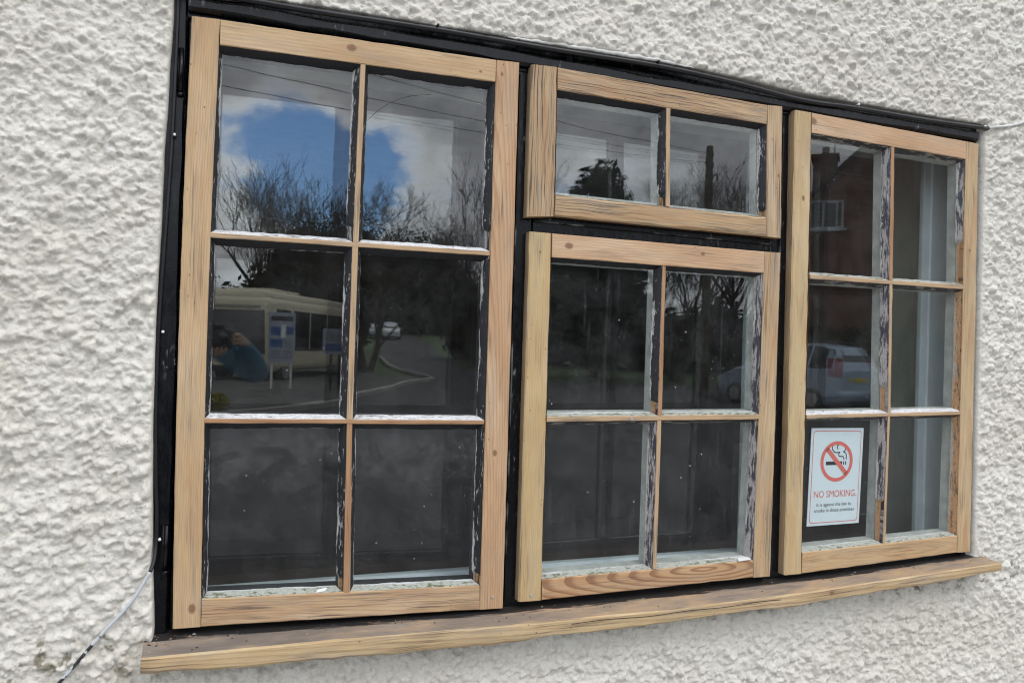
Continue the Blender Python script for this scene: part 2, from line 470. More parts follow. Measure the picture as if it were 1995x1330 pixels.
rad = np.clip(rng.lognormal(math.log(0.0041), 0.44, ncap), 0.0026, 0.0120)
asp = rng.uniform(0.65, 1.0, ncap)
ang = rng.uniform(0, math.pi, ncap)
hgt = rad * rng.uniform(0.40, 0.95, ncap)
order = np.argsort(-rad)
for i in order:
    rp = rad[i] / RES
    k = int(rp) + 1
    x, z = cx[i], cz[i]
    if x - k < 0 or z - k < 0 or x + k >= NX or z + k >= NZ:
        continue
    g = np.arange(-k, k + 1)
    gx, gz = g[:, None], g[None, :]
    ca, sa = math.cos(ang[i]), math.sin(ang[i])
    a = (gx * ca + gz * sa) / rp
    b = (-gx * sa + gz * ca) / (rp * asp[i])
    q = 1 - a * a - b * b
    dome = np.where(q > 0, np.sqrt(np.maximum(q, 0)), -9)
    sub = H[x - k:x + k + 1, z - k:z + k + 1]
    np.maximum(sub, base[x, z] * 0.8 + sub[k, k] * 0.25 + dome * hgt[i], out=sub)
for _ in range(1):
    H[1:-1, 1:-1] = (H[1:-1, 1:-1] * 4 + H[:-2, 1:-1] * 2 + H[2:, 1:-1] * 2 + H[1:-1, :-2] * 2 + H[1:-1, 2:] * 2 + H[:-2, :-2] + H[2:, 2:] + H[:-2, 2:] + H[2:, :-2]) / 16
wx, wz = fbm(NX, NZ, 7, 3, 0.6), fbm(NX, NZ, 7, 3, 0.6)
ii, kk = np.meshgrid(np.arange(NX), np.arange(NZ), indexing='ij')
H = H[np.clip(ii + wx * 1.9, 0, NX - 1).astype(int), np.clip(kk + wz * 1.9, 0, NZ - 1).astype(int)]
H += 0.0011 * fbm(NX, NZ, 8, 3, 0.65)
jit = fbm(NX, NZ, 40, 3, 0.5)

def opening(x, z):
    xl = np.interp(z, [-0.1, 0.015, 0.223, 0.411, 0.6, 0.883, 1.112, 1.3], [-0.036, -0.036, -0.043, -0.048, -0.047, -0.043, -0.036, -0.032])
    zt = np.interp(x, [-0.1, -0.03, 0.12, 0.246, 0.464, 0.729, 0.982, 1.391, 2.026, 2.2], [1.19, 1.19, 1.198, 1.203, 1.203, 1.209, 1.213, 1.194, 1.190, 1.19])
    return np.minimum(np.minimum(x - xl, 2.012 - x), np.minimum(zt - z, z + 0.028))

def sample(F, x, z):
    i = np.clip((x - WX0) / RES, 0, NX - 1.01); j = np.clip((z - WZ0) / RES, 0, NZ - 1.01)
    i0, j0 = i.astype(int), j.astype(int)
    fi, fj = i - i0, j - j0
    return (F[i0, j0] * (1 - fi) + F[i0 + 1, j0] * fi) * (1 - fj) + (F[i0, j0 + 1] * (1 - fi) + F[i0 + 1, j0 + 1] * fi) * fj

def build_wall():
    steps, x = [WX0 + 0.01], WX0 + 0.01
    while x < WX1 - 0.01:
        x += float(np.interp(x, [-0.3, 2.3], [0.0020, 0.0029]))
        steps.append(x)
    xs = np.array(steps)
    zs = np.arange(WZ0 + 0.01, WZ1 - 0.01, 0.0023)
    X, Z = np.meshgrid(xs, zs, indexing='ij')
    h = sample(H, X.ravel(), Z.ravel()).reshape(X.shape)
    jj = sample(jit, X.ravel(), Z.ravel()).reshape(X.shape)
    dn = opening(X, Z) + 0.0009 * jj
    rgt = np.clip((X - 1.9) / 0.1, 0, 1)
    ed = np.clip(1 + dn / (0.008 + 0.006 * rgt), 0, 1)
    h = h * 1.38
    Y = -0.004 - h * (1 - (0.55 + 0.35 * rgt) * ed) + 0.003 * ed ** 2
    kk_ = np.clip((dn + 0.001) / 0.005, 0, 1)
    Y = Y + (0.03 - Y) * kk_ * kk_ * (3 - 2 * kk_)
    n0, n1 = X.shape
    V = np.stack([X, Y, Z], -1).reshape(-1, 3)
    idx = np.arange(n0 * n1).reshape(n0, n1)
    Q = np.stack([idx[:-1, :-1], idx[1:, :-1], idx[1:, 1:], idx[:-1, 1:]], -1).reshape(-1, 4)
    inn = (dn > 0.010)
    keep = ~(inn[:-1, :-1] & inn[1:, :-1] & inn[1:, 1:] & inn[:-1, 1:]).ravel()
    Q = Q[keep]
    # surrounding wall, coarser
    cxs = np.arange(-3.2, 6.0, 0.03); czs = np.arange(-1.0, 3.4, 0.03)
    CX, CZ = np.meshgrid(cxs, czs, indexing='ij')
    CY = -0.004 - rng.uniform(0, 0.008, CX.shape)
    ci = np.arange(CX.size).reshape(CX.shape) + len(V)
    CQ = np.stack([ci[:-1, :-1], ci[1:, :-1], ci[1:, 1:], ci[:-1, 1:]], -1)
    inside = (CX > WX0 + 0.012) & (CX < WX1 - 0.012) & (CZ > WZ0 + 0.012) & (CZ < WZ1 - 0.012)
    ck = ~(inside[:-1, :-1] & inside[1:, :-1] & inside[1:, 1:] & inside[:-1, 1:])
    V = np.concatenate([V, np.stack([CX, CY, CZ], -1).reshape(-1, 3)])
    Q = np.concatenate([Q, CQ[ck]])
    used = np.zeros(len(V), bool); used[Q.ravel()] = True
    remap = np.cumsum(used) - 1
    V = V[used]; Q = remap[Q]
    me = bpy.data.meshes.new('cottage_wall')
    me.vertices.add(len(V)); me.vertices.foreach_set('co', V.astype(np.float32).ravel())
    me.loops.add(Q.size); me.loops.foreach_set('vertex_index', Q.astype(np.int32).ravel())
    me.polygons.add(len(Q)); me.polygons.foreach_set('loop_start', np.arange(0, Q.size, 4, dtype=np.int32))
    me.polygons.foreach_set('loop_total', np.full(len(Q), 4, np.int32))
    me.polygons.foreach_set('use_smooth', np.ones(len(Q), bool))
    me.materials.append(M_WALL)
    me.update(); me.validate()
    o = bpy.data.objects.new('cottage_wall', me)
    COL.objects.link(o)
    tag(o, 'white painted roughcast cottage wall around the timber window', 'wall', kind='thing')
build_wall()

# ------------------------------------------------------------------ window
win = empty('casement_window', (0, 0, 0))
tag(win, 'wide pine casement window stripped of paint in black frame', 'window', kind='thing')
rnd = random.Random(5)

def lerp(a, b, k):
    return (a[0] + (b[0] - a[0]) * k, a[1] + (b[1] - a[1]) * k)

def piece(name, quad, vertical, mats, parent, y0=0.0, y1=0.045, bev=0.0016, bow=0.0, step=0.028):
    """a length of timber; quad = TL, TR, BR, BL of its face in x, z; mats = face, side A (left or top), side B, ends"""
    TL, TR, BR, BL = quad
    if vertical: a0, a1, c0, c1 = BL, TL, BR, TR
    else: a0, a1, c0, c1 = TL, TR, BL, BR
    L = math.hypot(a1[0] - a0[0], a1[1] - a0[1])
    n = max(2, int(L / step))
    uo = 0.0
    vs, fs, fm, uv = [], [], [], []
    rows = []
    for i in range(n + 1):
        k = i / n
        A = lerp(a0, a1, k); B = lerp(c0, c1, k)
        wd = math.hypot(B[0] - A[0], B[1] - A[1])
        dx, dz = (B[0] - A[0]) / wd, (B[1] - A[1]) / wd
        sh = bow * 4 * k * (1 - k)
        ja, jb = rnd.uniform(-0.0004, 0.0004), rnd.uniform(-0.0004, 0.0004)
        ba, bb = bev * rnd.uniform(0.6, 1.5), bev * rnd.uniform(0.6, 1.5)
        yo = rnd.uniform(-0.0002, 0.0002)
        prof = [(0 + ja, y1), (0 + ja, y0 + ba), (ba + ja, y0 + yo), (wd - bb + jb, y0 + yo), (wd + jb, y0 + bb), (wd + jb, y1)]
        for s, y in prof:
            vs.append((A[0] + dx * (s + sh), y, A[1] + dz * (s + sh)))
        rows.append([(uo + k * L, q) for q in (-(y1 - y0), -0.0015, 0.0, wd, wd + 0.0015, wd + y1 - y0)])
    for i in range(n):
        for j in range(5):
            p = i * 6 + j
            f = (p, p + 1, p + 7, p + 6)
            cu = [rows[i][j], rows[i][j + 1], rows[i + 1][j + 1], rows[i + 1][j]]
            if vertical:
                fs.append(f); uv += cu
            else:
                fs.append(f[::-1]); uv += cu[::-1]
            fm.append((1, 0, 0, 0, 2)[j])
        p = i * 6
        f = (p + 5, p, p + 6, p + 11)
        fs.append(f if vertical else f[::-1]); uv += [(0, 0)] * 4; fm.append(3)
    e0 = tuple(range(6)); e1 = tuple(n * 6 + j for j in range(6))
    fs.append(e0[::-1] if vertical else e0); fs.append(e1 if vertical else e1[::-1])
    uv += [(vs[i][0], vs[i][1]) for i in fs[-2]] + [(vs[i][0], vs[i][1]) for i in fs[-1]]
    fm += [3, 3]
    return mesh(name, vs, fs, mats, parent, fm, uv)

def line_x(a, b, z):
    k = (z - a[1]) / (b[1] - a[1]); return a[0] + (b[0] - a[0]) * k
def isect(p1, p2, q1, q2):
    d = (p1[0] - p2[0]) * (q1[1] - q2[1]) - (p1[1] - p2[1]) * (q1[0] - q2[0])
    a = p1[0] * p2[1] - p1[1] * p2[0]; b = q1[0] * q2[1] - q1[1] * q2[0]
    return ((a * (q1[0] - q2[0]) - (p1[0] - p2[0]) * b) / d, (a * (q1[1] - q2[1]) - (p1[1] - p2[1]) * b) / d)
def inset(q, l, t_, r, b):
    TL, TR, BR, BL = q
    T = [(TL[0], TL[1] - t_), (TR[0], TR[1] - t_)]; Bm = [(BL[0], BL[1] + b), (BR[0], BR[1] + b)]
    Lf = [(TL[0] + l, TL[1]), (BL[0] + l, BL[1])]; Rt = [(TR[0] - r, TR[1]), (BR[0] - r, BR[1])]
    return [isect(*T, *Lf), isect(*T, *Rt), isect(*Bm, *Rt), isect(*Bm, *Lf)]

YG = 0.020          # outer face of the glass
def putty(quad, widths, mats, parent, cuts=None):
    """triangular putty fillets round one pane; order left, top, right, bottom"""
    inn = inset(quad, *widths)
    TL, TR, BR, BL = quad
    sides = [(BL, TL, inn[3], inn[0]), (TL, TR, inn[0], inn[1]), (TR, BR, inn[1], inn[2]), (BR, BL, inn[2], inn[3])]
    vs, fs, fm, uv = [], [], [], []
    slots = []
    for si, (p0, p1, q0, q1) in enumerate(sides):
        L = math.hypot(p1[0] - p0[0], p1[1] - p0[1])
        n = max(3, int(L / 0.007))
        k0 = len(vs)
        mt = mats[si]
        if mt not in slots: slots.append(mt)
        cut = (cuts or {}).get(si)
        if cut and cut[2] not in slots: slots.append(cut[2])
        wob, us = 0.0, rnd.uniform(0, 9)
        for i in range(n + 1):
            k = i / n
            P = lerp(p0, p1, k); Q = lerp(q0, q1, k)
            wob = wob * 0.7 + rnd.uniform(-0.07, 0.07)
            e = min(1, 6 * k, 6 * (1 - k))
            gone = cut and cut[0] <= k <= cut[1]
            s = 1 + wob * e - (0.35 if gone else 0)
            Qm = lerp(P, Q, s)
            yo = 0.012 if gone else 0.0022 + rnd.uniform(0, 0.0012)
            Mid = lerp(P, Q, s * 0.55)
            vs += [(P[0], yo, P[1]), (Mid[0], yo * 0.42 + YG * 0.58 - (0.0035 if not gone else 0.0) + rnd.uniform(-0.0008, 0.0008), Mid[1]), (Qm[0], YG - 0.0002, Qm[1])]
        for i in range(n):
            k = (i + 0.5) / n
            gone = cut and cut[0] <= k <= cut[1]
            for j in range(2):
                a = k0 + i * 3 + j
                fs.append((a, a + 3, a + 4, a + 1))
                u0, u1 = us + i / n * L, us + (i + 1) / n * L
                v0, v1 = (0, 0.55) if j == 0 else (0.55, 1.0)
                uv += [(u0, v0), (u1, v0), (u1, v1), (u0, v1)]
                fm.append(slots.index(cut[2] if gone else mt))
    return mesh('putty', vs, fs, slots, parent, fm, uv, smooth=True)

def pane(quad, mat, parent, y=YG, th=0.003, name='pane'):
    q = inset(quad, 0.002, 0.002, 0.002, 0.002)
    vs = [(p[0], y, p[1]) for p in q] + [(p[0], y + th, p[1]) for p in q]
    fs = [(0, 3, 2, 1), (4, 5, 6, 7), (0, 1, 5, 4), (1, 2, 6, 5), (2, 3, 7, 6), (3, 0, 4, 7)]
    return mesh(name, vs, fs, [mat, M_CLEAR], parent, [0, 1, 1, 1, 1, 1])

def lips(quads, y0=YG + 0.0036, y1=0.050, wl=0.009):
    mb = MB()
    for q in quads:
        o = inset(q, -0.001, -0.001, -0.001, -0.001)
        i = inset(q, wl, wl, wl, wl)
        i2 = inset(q, wl + 0.003, wl + 0.003, wl + 0.003, wl + 0.003)
        vs = [(p[0], y0, p[1]) for p in o] + [(p[0], y0, p[1]) for p in i] + [(p[0], y1, p[1]) for p in i2] + [(p[0], y1, p[1]) for p in o]
        fs = []
        for k in range(4):
            n = (k + 1) % 4
            fs += [(k, n, 4 + n, 4 + k), (4 + k, 4 + n, 8 + n, 8 + k), (8 + k, 8 + n, 12 + n, 12 + k)]
        mb.add(vs, fs)
    return mb

def sash(cols, spec):
    """cols: stile edges; builds the part and its sub-parts"""
    S = spec
    quads = [p[0] for p in S['panes']]
    part = lips(quads, wl=S.get('lip', 0.009)).build('sash', S.get('lipmat', M_LIP), win)
    for q, vert, mats, kw in S['timber']:
        piece(kw.pop('name'), q, vert, mats, part, **kw)
    for q, widths, mats, gm, cuts in S['panes']:
        putty(q, widths, mats, part, cuts)
        pane(q, gm, part)
    return part

def W(name, **k):
    return wood(name, **k)
BARE = wood('pine_edge', (0.50, 0.34, 0.20), (0.34, 0.19, 0.10), stain=0.5, seed=9.0, grey=0.5)
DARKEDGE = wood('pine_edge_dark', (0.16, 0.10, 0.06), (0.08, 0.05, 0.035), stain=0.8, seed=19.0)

def tset(w, sideA=None, sideB=None):
    return [w, sideA or BARE, sideB or BARE, BARE]

# --- left sash: six panes
xa = [(-0.0055, 0.0077), (-0.002, 1.1448)]                       # outer left
w_ls = W('pine_left_stile', ring=(0.11, 0.01, 0.02, 0.03), freq=230, seed=1.0, stain=0.25, knots=((0.035, 0.034, 0.008), (0.97, 0.03, 0.002)), contrast=0.6)
w_lr = W('pine_left_right_stile', tone=(0.60, 0.385, 0.235), late=(0.40, 0.19, 0.095), ring=(-0.02, 0.012, 0.05, 0.02), freq=200, seed=2.0, knots=((0.33, 0.022, 0.006), (1.135, 0.012, 0.004)), contrast=0.85)
w_lt = W('pine_left_top_rail', ring=(0.08, -0.02, 0.02, 0.05), freq=190, seed=3.0, knots=((0.245, 0.018, 0.0085), (0.515, 0.03, 0.003)), contrast=0.55)
w_lb = W('pine_left_bottom_rail', tone=(0.60, 0.40, 0.245), ring=(0.05, 0.02, 0.03, 0.02), freq=210, seed=4.0, stain=0.7)
w_bar = W('pine_glazing_bar', tone=(0.58, 0.40, 0.25), ring=(0.03, 0.004, 0.01, 0.02), freq=260, seed=6.0, stain=0.45)
w_bar2 = W('pine_glazing_bar_reddish', tone=(0.50, 0.28, 0.15), late=(0.34, 0.15, 0.07), ring=(0.03, 0.004, 0.01, 0.02), freq=260, seed=7.0, stain=0.5)
Ls_t, Ls_b = 0.0468, 0.0465
LT = [(0.0480, 1.1470), (0.5964, 1.1545)]
LTi = [(0.0485, 1.0990), (0.5959, 1.1077)]
LBi = [(0.0478, 0.0585), (0.5938, 0.0424)]
LB = [(0.0470, 0.0070), (0.5955, -0.0091)]
b1 = [(0.041, 0.7455), (0.5946, 0.7485), (0.5947, 0.7388), (0.041, 0.7362)]
b2 = [(0.041, 0.3968), (0.5936, 0.3905), (0.5936, 0.3816), (0.041, 0.3880)]
V1 = [(0.3115, 1.1026), (0.3213, 1.1030), (0.3184, 0.7470), (0.3070, 0.7470)]
V2 = [(0.3064, 0.7378), (0.3180, 0.7378), (0.3172, 0.3937), (0.3055, 0.3937)]
V3 = [(0.3060, 0.3850), (0.3172, 0.3850), (0.3225, 0.0500), (0.3090, 0.0500)]
lx = lambda z: 0.0468 - 0.0055 * 4 * (z / 1.15) * (1 - z / 1.15)
rx = lambda z: 0.5940 + 0.0020 * (z / 1.15)
def pq(xl0, xl1, xr0, xr1, zt0, zt1, zb0, zb1):   # TL TR BR BL, with left x at top/bottom etc.
    return [(xl0, zt0), (xr0, zt1), (xr1, zb1), (xl1, zb0)]
LP = [
    pq(lx(1.0), lx(0.75), V1[0][0], V1[3][0], 1.0990, 1.1030, 0.7455, 0.7470),
    pq(V1[1][0], V1[2][0], 0.5958, rx(0.75), 1.1032, 1.1075, 0.7470, 0.7485),
    pq(lx(0.73), lx(0.40), V2[0][0], V2[3][0], 0.7362, 0.7375, 0.3968, 0.3937),
    pq(V2[1][0], V2[2][0], rx(0.73), rx(0.39), 0.7376, 0.7388, 0.3937, 0.3905),
    pq(lx(0.38), 0.0470, V3[0][0], V3[3][0], 0.3880, 0.3850, 0.0585, 0.0505),
    pq(V3[1][0], V3[2][0], rx(0.38), 0.5940, 0.3850, 0.3816, 0.0502, 0.0424),
]
wl = (0.0095, 0.012, 0.0125, 0.0085)
M_LIPD = plain('sash_inner_dark_paint', (0.03, 0.03, 0.032), 0.5, 0.18, 30)
sash(None, {'lip': 0.006, 'lipmat': M_LIPD,
    'timber': [
        ([(-0.002, 1.1448), (0.0475, 1.1470), (0.0468, 0.0070), (-0.002, 0.0077)], True, tset(w_ls, M_BLACK2), {'name': 'stile', 'bow': -0.0055}),
        ([(0.5972, 1.1545), (0.6491, 1.1571), (0.6479, -0.0102), (0.5960, -0.0091)], True, tset(w_lr, None, M_BLACK2), {'name': 'stile'}),
        ([LT[0], LT[1], LTi[1], LTi[0]], False, tset(w_lt, M_BLACK2, P_TOP), {'name': 'top_rail'}),
        ([LBi[0], LBi[1], LB[1], LB[0]], False, tset(w_lb, None, M_BLACK2), {'name': 'bottom_rail'}),
        (b1, False, tset(w_bar, P_WHITE, P_TOP), {'name': 'glazing_bar', 'bev': 0.0012}),
        (b2, False, tset(w_bar2, P_WHITE, P_TOP), {'name': 'glazing_bar', 'bev': 0.0012}),
        (V1, True, tset(w_bar, P_SIDE, P_SIDE), {'name': 'glazing_bar', 'bev': 0.0012}),
        (V2, True, tset(w_bar, P_SIDE, P_SIDE), {'name': 'glazing_bar', 'bev': 0.0012}),
        (V3, True, tset(w_bar2, P_SIDE, P_SIDE), {'name': 'glazing_bar', 'bev': 0.0012}),
    ],
    'panes': [
        (LP[0], wl, [P_SIDE, P_TOP, P_SIDE, P_WHITE], M_GLASS, {2: (0.93, 1.0, P_PEEL)}),
        (LP[1], wl, [P_SIDE, P_TOP, P_SIDE, P_WHITE], M_GLASS, {2: (0.88, 1.0, P_PEEL)}),
        (LP[2], wl, [P_SIDE, P_TOP, P_SIDE, P_WHITE], M_GLASS, None),
        (LP[3], wl, [P_SIDE, P_TOP, P_SIDE, P_WHITE], M_GLASS, None),
        (LP[4], wl, [P_SIDE, P_TOP, P_SIDE, P_GREEN], M_GLASS_LOW, {2: (0.93, 1.0, P_WOOD)}),
        (LP[5], wl, [P_SIDE, P_TOP, P_SIDE, P_GREEN], M_GLASS_LOW, {2: (0.94, 1.0, P_WOOD)}),
    ]})

# --- top vent: two panes
w_vs = W('pine_vent_left_stile', tone=(0.53, 0.36, 0.215), ring=(0.03, 0.02, 0.02, 0.03), freq=180, seed=11.0, stain=1.5, grey=0.7)
w_vt = W('pine_vent_rails', tone=(0.57, 0.39, 0.24), ring=(0.02, 0.03, 0.05, 0.015), freq=190, seed=12.0, stain=1.5, grey=0.5)
w_vb = W('pine_vent_bottom_rail', tone=(0.56, 0.39, 0.235), ring=(0.05, 0.01, 0.02, 0.03), freq=190, seed=13.0, stain=0.9, grey=0.5)
w_vr = W('pine_vent_right_stile', tone=(0.56, 0.39, 0.24), ring=(0.05, 0.02, 0.02, 0.03), freq=180, seed=14.0, stain=0.9, knots=((0.15, 0.034, 0.004),), grey=0.4)
VV = [(1.0130, 1.1080), (1.0237, 1.1080), (1.0300, 0.8810), (1.0188, 0.8810)]
VPn = [pq(0.7405, 0.7425, VV[0][0], VV[3][0], 1.1112, 1.1082, 0.8830, 0.8812), pq(VV[1][0], VV[2][0], 1.2922, 1.2983, 1.1082, 1.1053, 0.8812, 0.8800)]
wv = (0.004, 0.011, 0.0125, 0.0045)
sash(None, {
    'timber': [
        ([(0.6775, 1.1581), (0.7380, 1.1604), (0.7410, 0.8351), (0.6771, 0.8287)], True, tset(w_vs), {'name': 'stile', 'bev': 0.003}),
        ([(1.2938, 1.1515), (1.3383, 1.1541), (1.3440, 0.8320), (1.3018, 0.8330)], True, tset(w_vr), {'name': 'stile'}),
        ([(0.7390, 1.1604), (1.2930, 1.1515), (1.2920, 1.1053), (0.7404, 1.1112)], False, tset(w_vt, None, P_TOP), {'name': 'top_rail'}),
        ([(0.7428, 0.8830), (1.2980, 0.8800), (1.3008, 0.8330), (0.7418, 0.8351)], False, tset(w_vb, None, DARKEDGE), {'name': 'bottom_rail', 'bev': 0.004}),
        (VV, True, tset(w_bar, P_DIRT, P_DIRT), {'name': 'glazing_bar', 'bev': 0.0012}),
    ],
    'panes': [
        (VPn[0], wv, [P_WOOD, P_TOP, P_SIDE, P_GREEN], M_GLASS, {2: (0.9, 1.0, P_WOOD)}),
        (VPn[1], wv, [P_WOOD, P_TOP, P_SIDE, P_GREEN], M_GLASS, {2: (0.93, 1.0, P_WOOD)}),
    ]})

# --- centre sash: four panes
w_cs = W('pine_centre_left_stile', tone=(0.60, 0.43, 0.235), late=(0.46, 0.27, 0.12), ring=(0.20, 0.01, 0.01, 0.02), freq=170, seed=21.0, knots=((0.755, 0.026, 0.003),), contrast=0.6, stain=0.25)
w_ct = W('pine_centre_top_rail', tone=(0.64, 0.415, 0.265), late=(0.46, 0.235, 0.12), ring=(0.06, 0.005, 0.03, 0.01), freq=160, seed=22.0, knots=((0.04, 0.024, 0.0085), (0.385, 0.017, 0.005)), contrast=0.7)
w_cb = W('pine_centre_bottom_rail', tone=(0.58, 0.36, 0.205), late=(0.30, 0.15, 0.075), ring=(0.005, 0.01, 0.16, -0.066), freq=115, seed=23.0, contrast=1.7)
w_cr = W('pine_centre_right_stile', tone=(0.57, 0.40, 0.245), ring=(0.03, 0.02, 0.02, 0.02), freq=170, seed=24.0, stain=0.6, grey=0.6)
CB = [(0.7372, 0.3978), (1.2965, 0.4010), (1.2965, 0.3895), (0.7372, 0.3866)]
CV1 = [(1.0146, 0.7440), (1.0233, 0.7440), (1.0246, 0.3995), (1.0135, 0.3995)]
CV2 = [(1.0125, 0.3878), (1.0238, 0.3878), (1.0206, 0.0470), (1.0112, 0.0470)]
CP = [
    pq(0.7380, 0.7375, 1.0146, 1.0135, 0.7452, 0.7445, 0.3978, 0.3994), pq(1.0233, 1.0246, 1.2958, 1.2965, 0.7445, 0.7438, 0.3995, 0.4010),
    pq(0.7372, 0.7358, 1.0125, 1.0112, 0.3866, 0.3878, 0.0443, 0.0468), pq(1.0238, 1.0206, 1.2962, 1.2870, 0.3880, 0.3895, 0.0468, 0.0490)]
wc = (0.0045, 0.0095, 0.0125, 0.0075)
sash(None, {'lip': 0.0065,
    'timber': [
        ([(0.6845, 0.7974), (0.7360, 0.7971), (0.7362, -0.0011), (0.6835, -0.0003)], True, tset(w_cs), {'name': 'stile', 'bev': 0.003}),
        ([(1.2968, 0.7957), (1.3448, 0.7963), (1.3397, 0.0067), (1.2890, 0.0073)], True, tset(w_cr, P_PEEL), {'name': 'stile'}),
        ([(0.7372, 0.7971), (1.2960, 0.7957), (1.2955, 0.7438), (0.7382, 0.7452)], False, tset(w_ct, None, P_TOP), {'name': 'top_rail'}),
        ([(0.7370, 0.0443), (1.2870, 0.0490), (1.2880, 0.0073), (0.7374, -0.0011)], False, tset(w_cb, None, M_BLACK2), {'name': 'bottom_rail'}),
        (CB, False, tset(w_bar, P_GREEN, P_TOP), {'name': 'glazing_bar', 'bev': 0.0012}),
        (CV1, True, tset(w_bar2, P_PEEL, P_PEEL), {'name': 'glazing_bar', 'bev': 0.0012}),
        (CV2, True, tset(w_bar, P_PEEL, P_PEEL), {'name': 'glazing_bar', 'bev': 0.0012}),
    ],
    'panes': [
        (CP[0], wc, [P_GREEN, P_TOP, P_SIDE, P_GREEN], M_GLASS_DUSTY, {2: (0.92, 1.0, P_WOOD)}),
        (CP[1], wc, [P_WOOD, P_TOP, P_PEEL, P_GREEN], M_GLASS_DUSTY, None),
        (CP[2], wc, [P_WOOD, P_DIRT, P_PEEL, P_GREEN], M_GLASS_DUSTY, None),
        (CP[3], wc, [P_WOOD, P_DIRT, P_PEEL, P_GREEN], M_GLASS_DUSTY, None),
    ]})

# --- right sash: six panes
w_rs = W('pine_right_left_stile', tone=(0.60, 0.44, 0.255), late=(0.48, 0.31, 0.15), ring=(0.02, 0.02, 0.03, 0.03), freq=130, seed=31.0, knots=((0.93, 0.03, 0.006),), contrast=0.5)
w_rt = W('pine_right_top_rail', tone=(0.63, 0.41, 0.265), ring=(0.06, 0.02, 0.02, 0.03), freq=150, seed=32.0, knots=((0.004, 0.02, 0.010),), contrast=0.45)
w_rb = W('pine_right_bottom_rail', tone=(0.60, 0.41, 0.24), ring=(0.02, 0.01, 0.09, -0.02), freq=130, seed=33.0, contrast=0.6, stain=0.3)
w_rr = W('pine_right_right_stile', tone=(0.57, 0.41, 0.25), ring=(0.03, 0.01, 0.02, 0.03), freq=170, seed=34.0, stain=0.4, knots=((0.82, 0.02, 0.004),))
B1 = [(1.4358, 0.7485), (1.9545, 0.7493), (1.9548, 0.7385), (1.4360, 0.7379)]
B2 = [(1.4365, 0.3998), (1.9535, 0.4079), (1.9535, 0.3985), (1.4365, 0.3905)]
RV1 = [(1.6850, 1.0960), (1.6965, 1.0960), (1.7020, 0.7490), (1.6905, 0.7490)]
RV2 = [(1.6920, 0.7382), (1.7020, 0.7382), (1.7070, 0.4040), (1.6975, 0.4040)]
RV3 = [(1.6975, 0.3945), (1.7060, 0.3945), (1.7000, 0.0650), (1.6920, 0.0650)]
RP = [
    pq(1.4285, 1.4355, 1.6850, 1.6905, 1.1001, 1.0960, 0.7485, 0.7489), pq(1.6965, 1.7020, 1.9475, 1.9540, 1.0960, 1.0917, 0.7490, 0.7493),
    pq(1.4355, 1.4362, 1.6920, 1.6975, 0.7380, 0.7382, 0.3998, 0.4040), pq(1.7020, 1.7070, 1.9540, 1.9535, 0.7382, 0.7385, 0.4040, 0.4079),
    pq(1.4362, 1.4338, 1.6975, 1.6920, 0.3905, 0.3945, 0.0583, 0.0650), pq(1.7060, 1.7000, 1.9535, 1.9495, 0.3945, 0.3985, 0.0650, 0.0717)]
wr = (0.0045, 0.0095, 0.0125, 0.0080)
sash(None, {'lip': 0.0065,
    'timber': [
        ([(1.3765, 1.1508), (1.4270, 1.1504), (1.4335, 0.0062), (1.3815, 0.0062)], True, tset(w_rs), {'name': 'stile', 'bev': 0.003, 'bow': 0.002}),
        ([(1.9465, 1.1398), (1.9925, 1.1382), (2.0002, 0.0254), (1.9508, 0.0258)], True, tset(w_rr, P_WOOD, M_BLACK2), {'name': 'stile', 'bow': 0.002}),
        ([(1.4278, 1.1504), (1.9458, 1.1398), (1.9466, 1.0917), (1.4282, 1.1001)], False, tset(w_rt, None, P_DIRT), {'name': 'top_rail'}),
        ([(1.4345, 0.0583), (1.9495, 0.0717), (1.9500, 0.0258), (1.4342, 0.0062)], False, tset(w_rb, None, M_BLACK2), {'name': 'bottom_rail'}),
        (B1, False, tset(w_bar, P_GREEN, P_DIRT), {'name': 'glazing_bar', 'bev': 0.0012}),
        (B2, False, tset(w_bar, P_WHITE, P_DIRT), {'name': 'glazing_bar', 'bev': 0.0012}),
        (RV1, True, tset(w_bar2, P_PEEL, P_PEEL), {'name': 'glazing_bar', 'bev': 0.0012}),
        (RV2, True, tset(w_bar, P_PEEL, P_PEEL), {'name': 'glazing_bar', 'bev': 0.0012}),
        (RV3, True, tset(w_bar, P_PEEL, P_PEEL), {'name': 'glazing_bar', 'bev': 0.0012}),
    ],
    'panes': [
        (RP[0], wr, [P_WOOD, P_DIRT, P_PEEL, P_GREEN], M_GLASS, None),
        (RP[1], wr, [P_WOOD, P_DIRT, P_PEEL, P_GREEN], M_GLASS, {2: (0.66, 1.0, P_WOOD)}),
        (RP[2], wr, [P_WOOD, P_DIRT, P_PEEL, P_WHITE], M_GLASS, {2: (0.80, 1.0, P_WOOD)}),
        (RP[3], wr, [P_WOOD, P_DIRT, P_WOOD, P_WHITE], M_GLASS, None),
        (RP[4], wr, [P_WOOD, P_DIRT, P_PEEL, P_GREEN], M_GLASS, {2: (0.66, 1.0, P_WOOD)}),
        (RP[5], wr, [P_WOOD, P_DIRT, P_WOOD, P_GREEN], M_GLASS, None),
    ]})

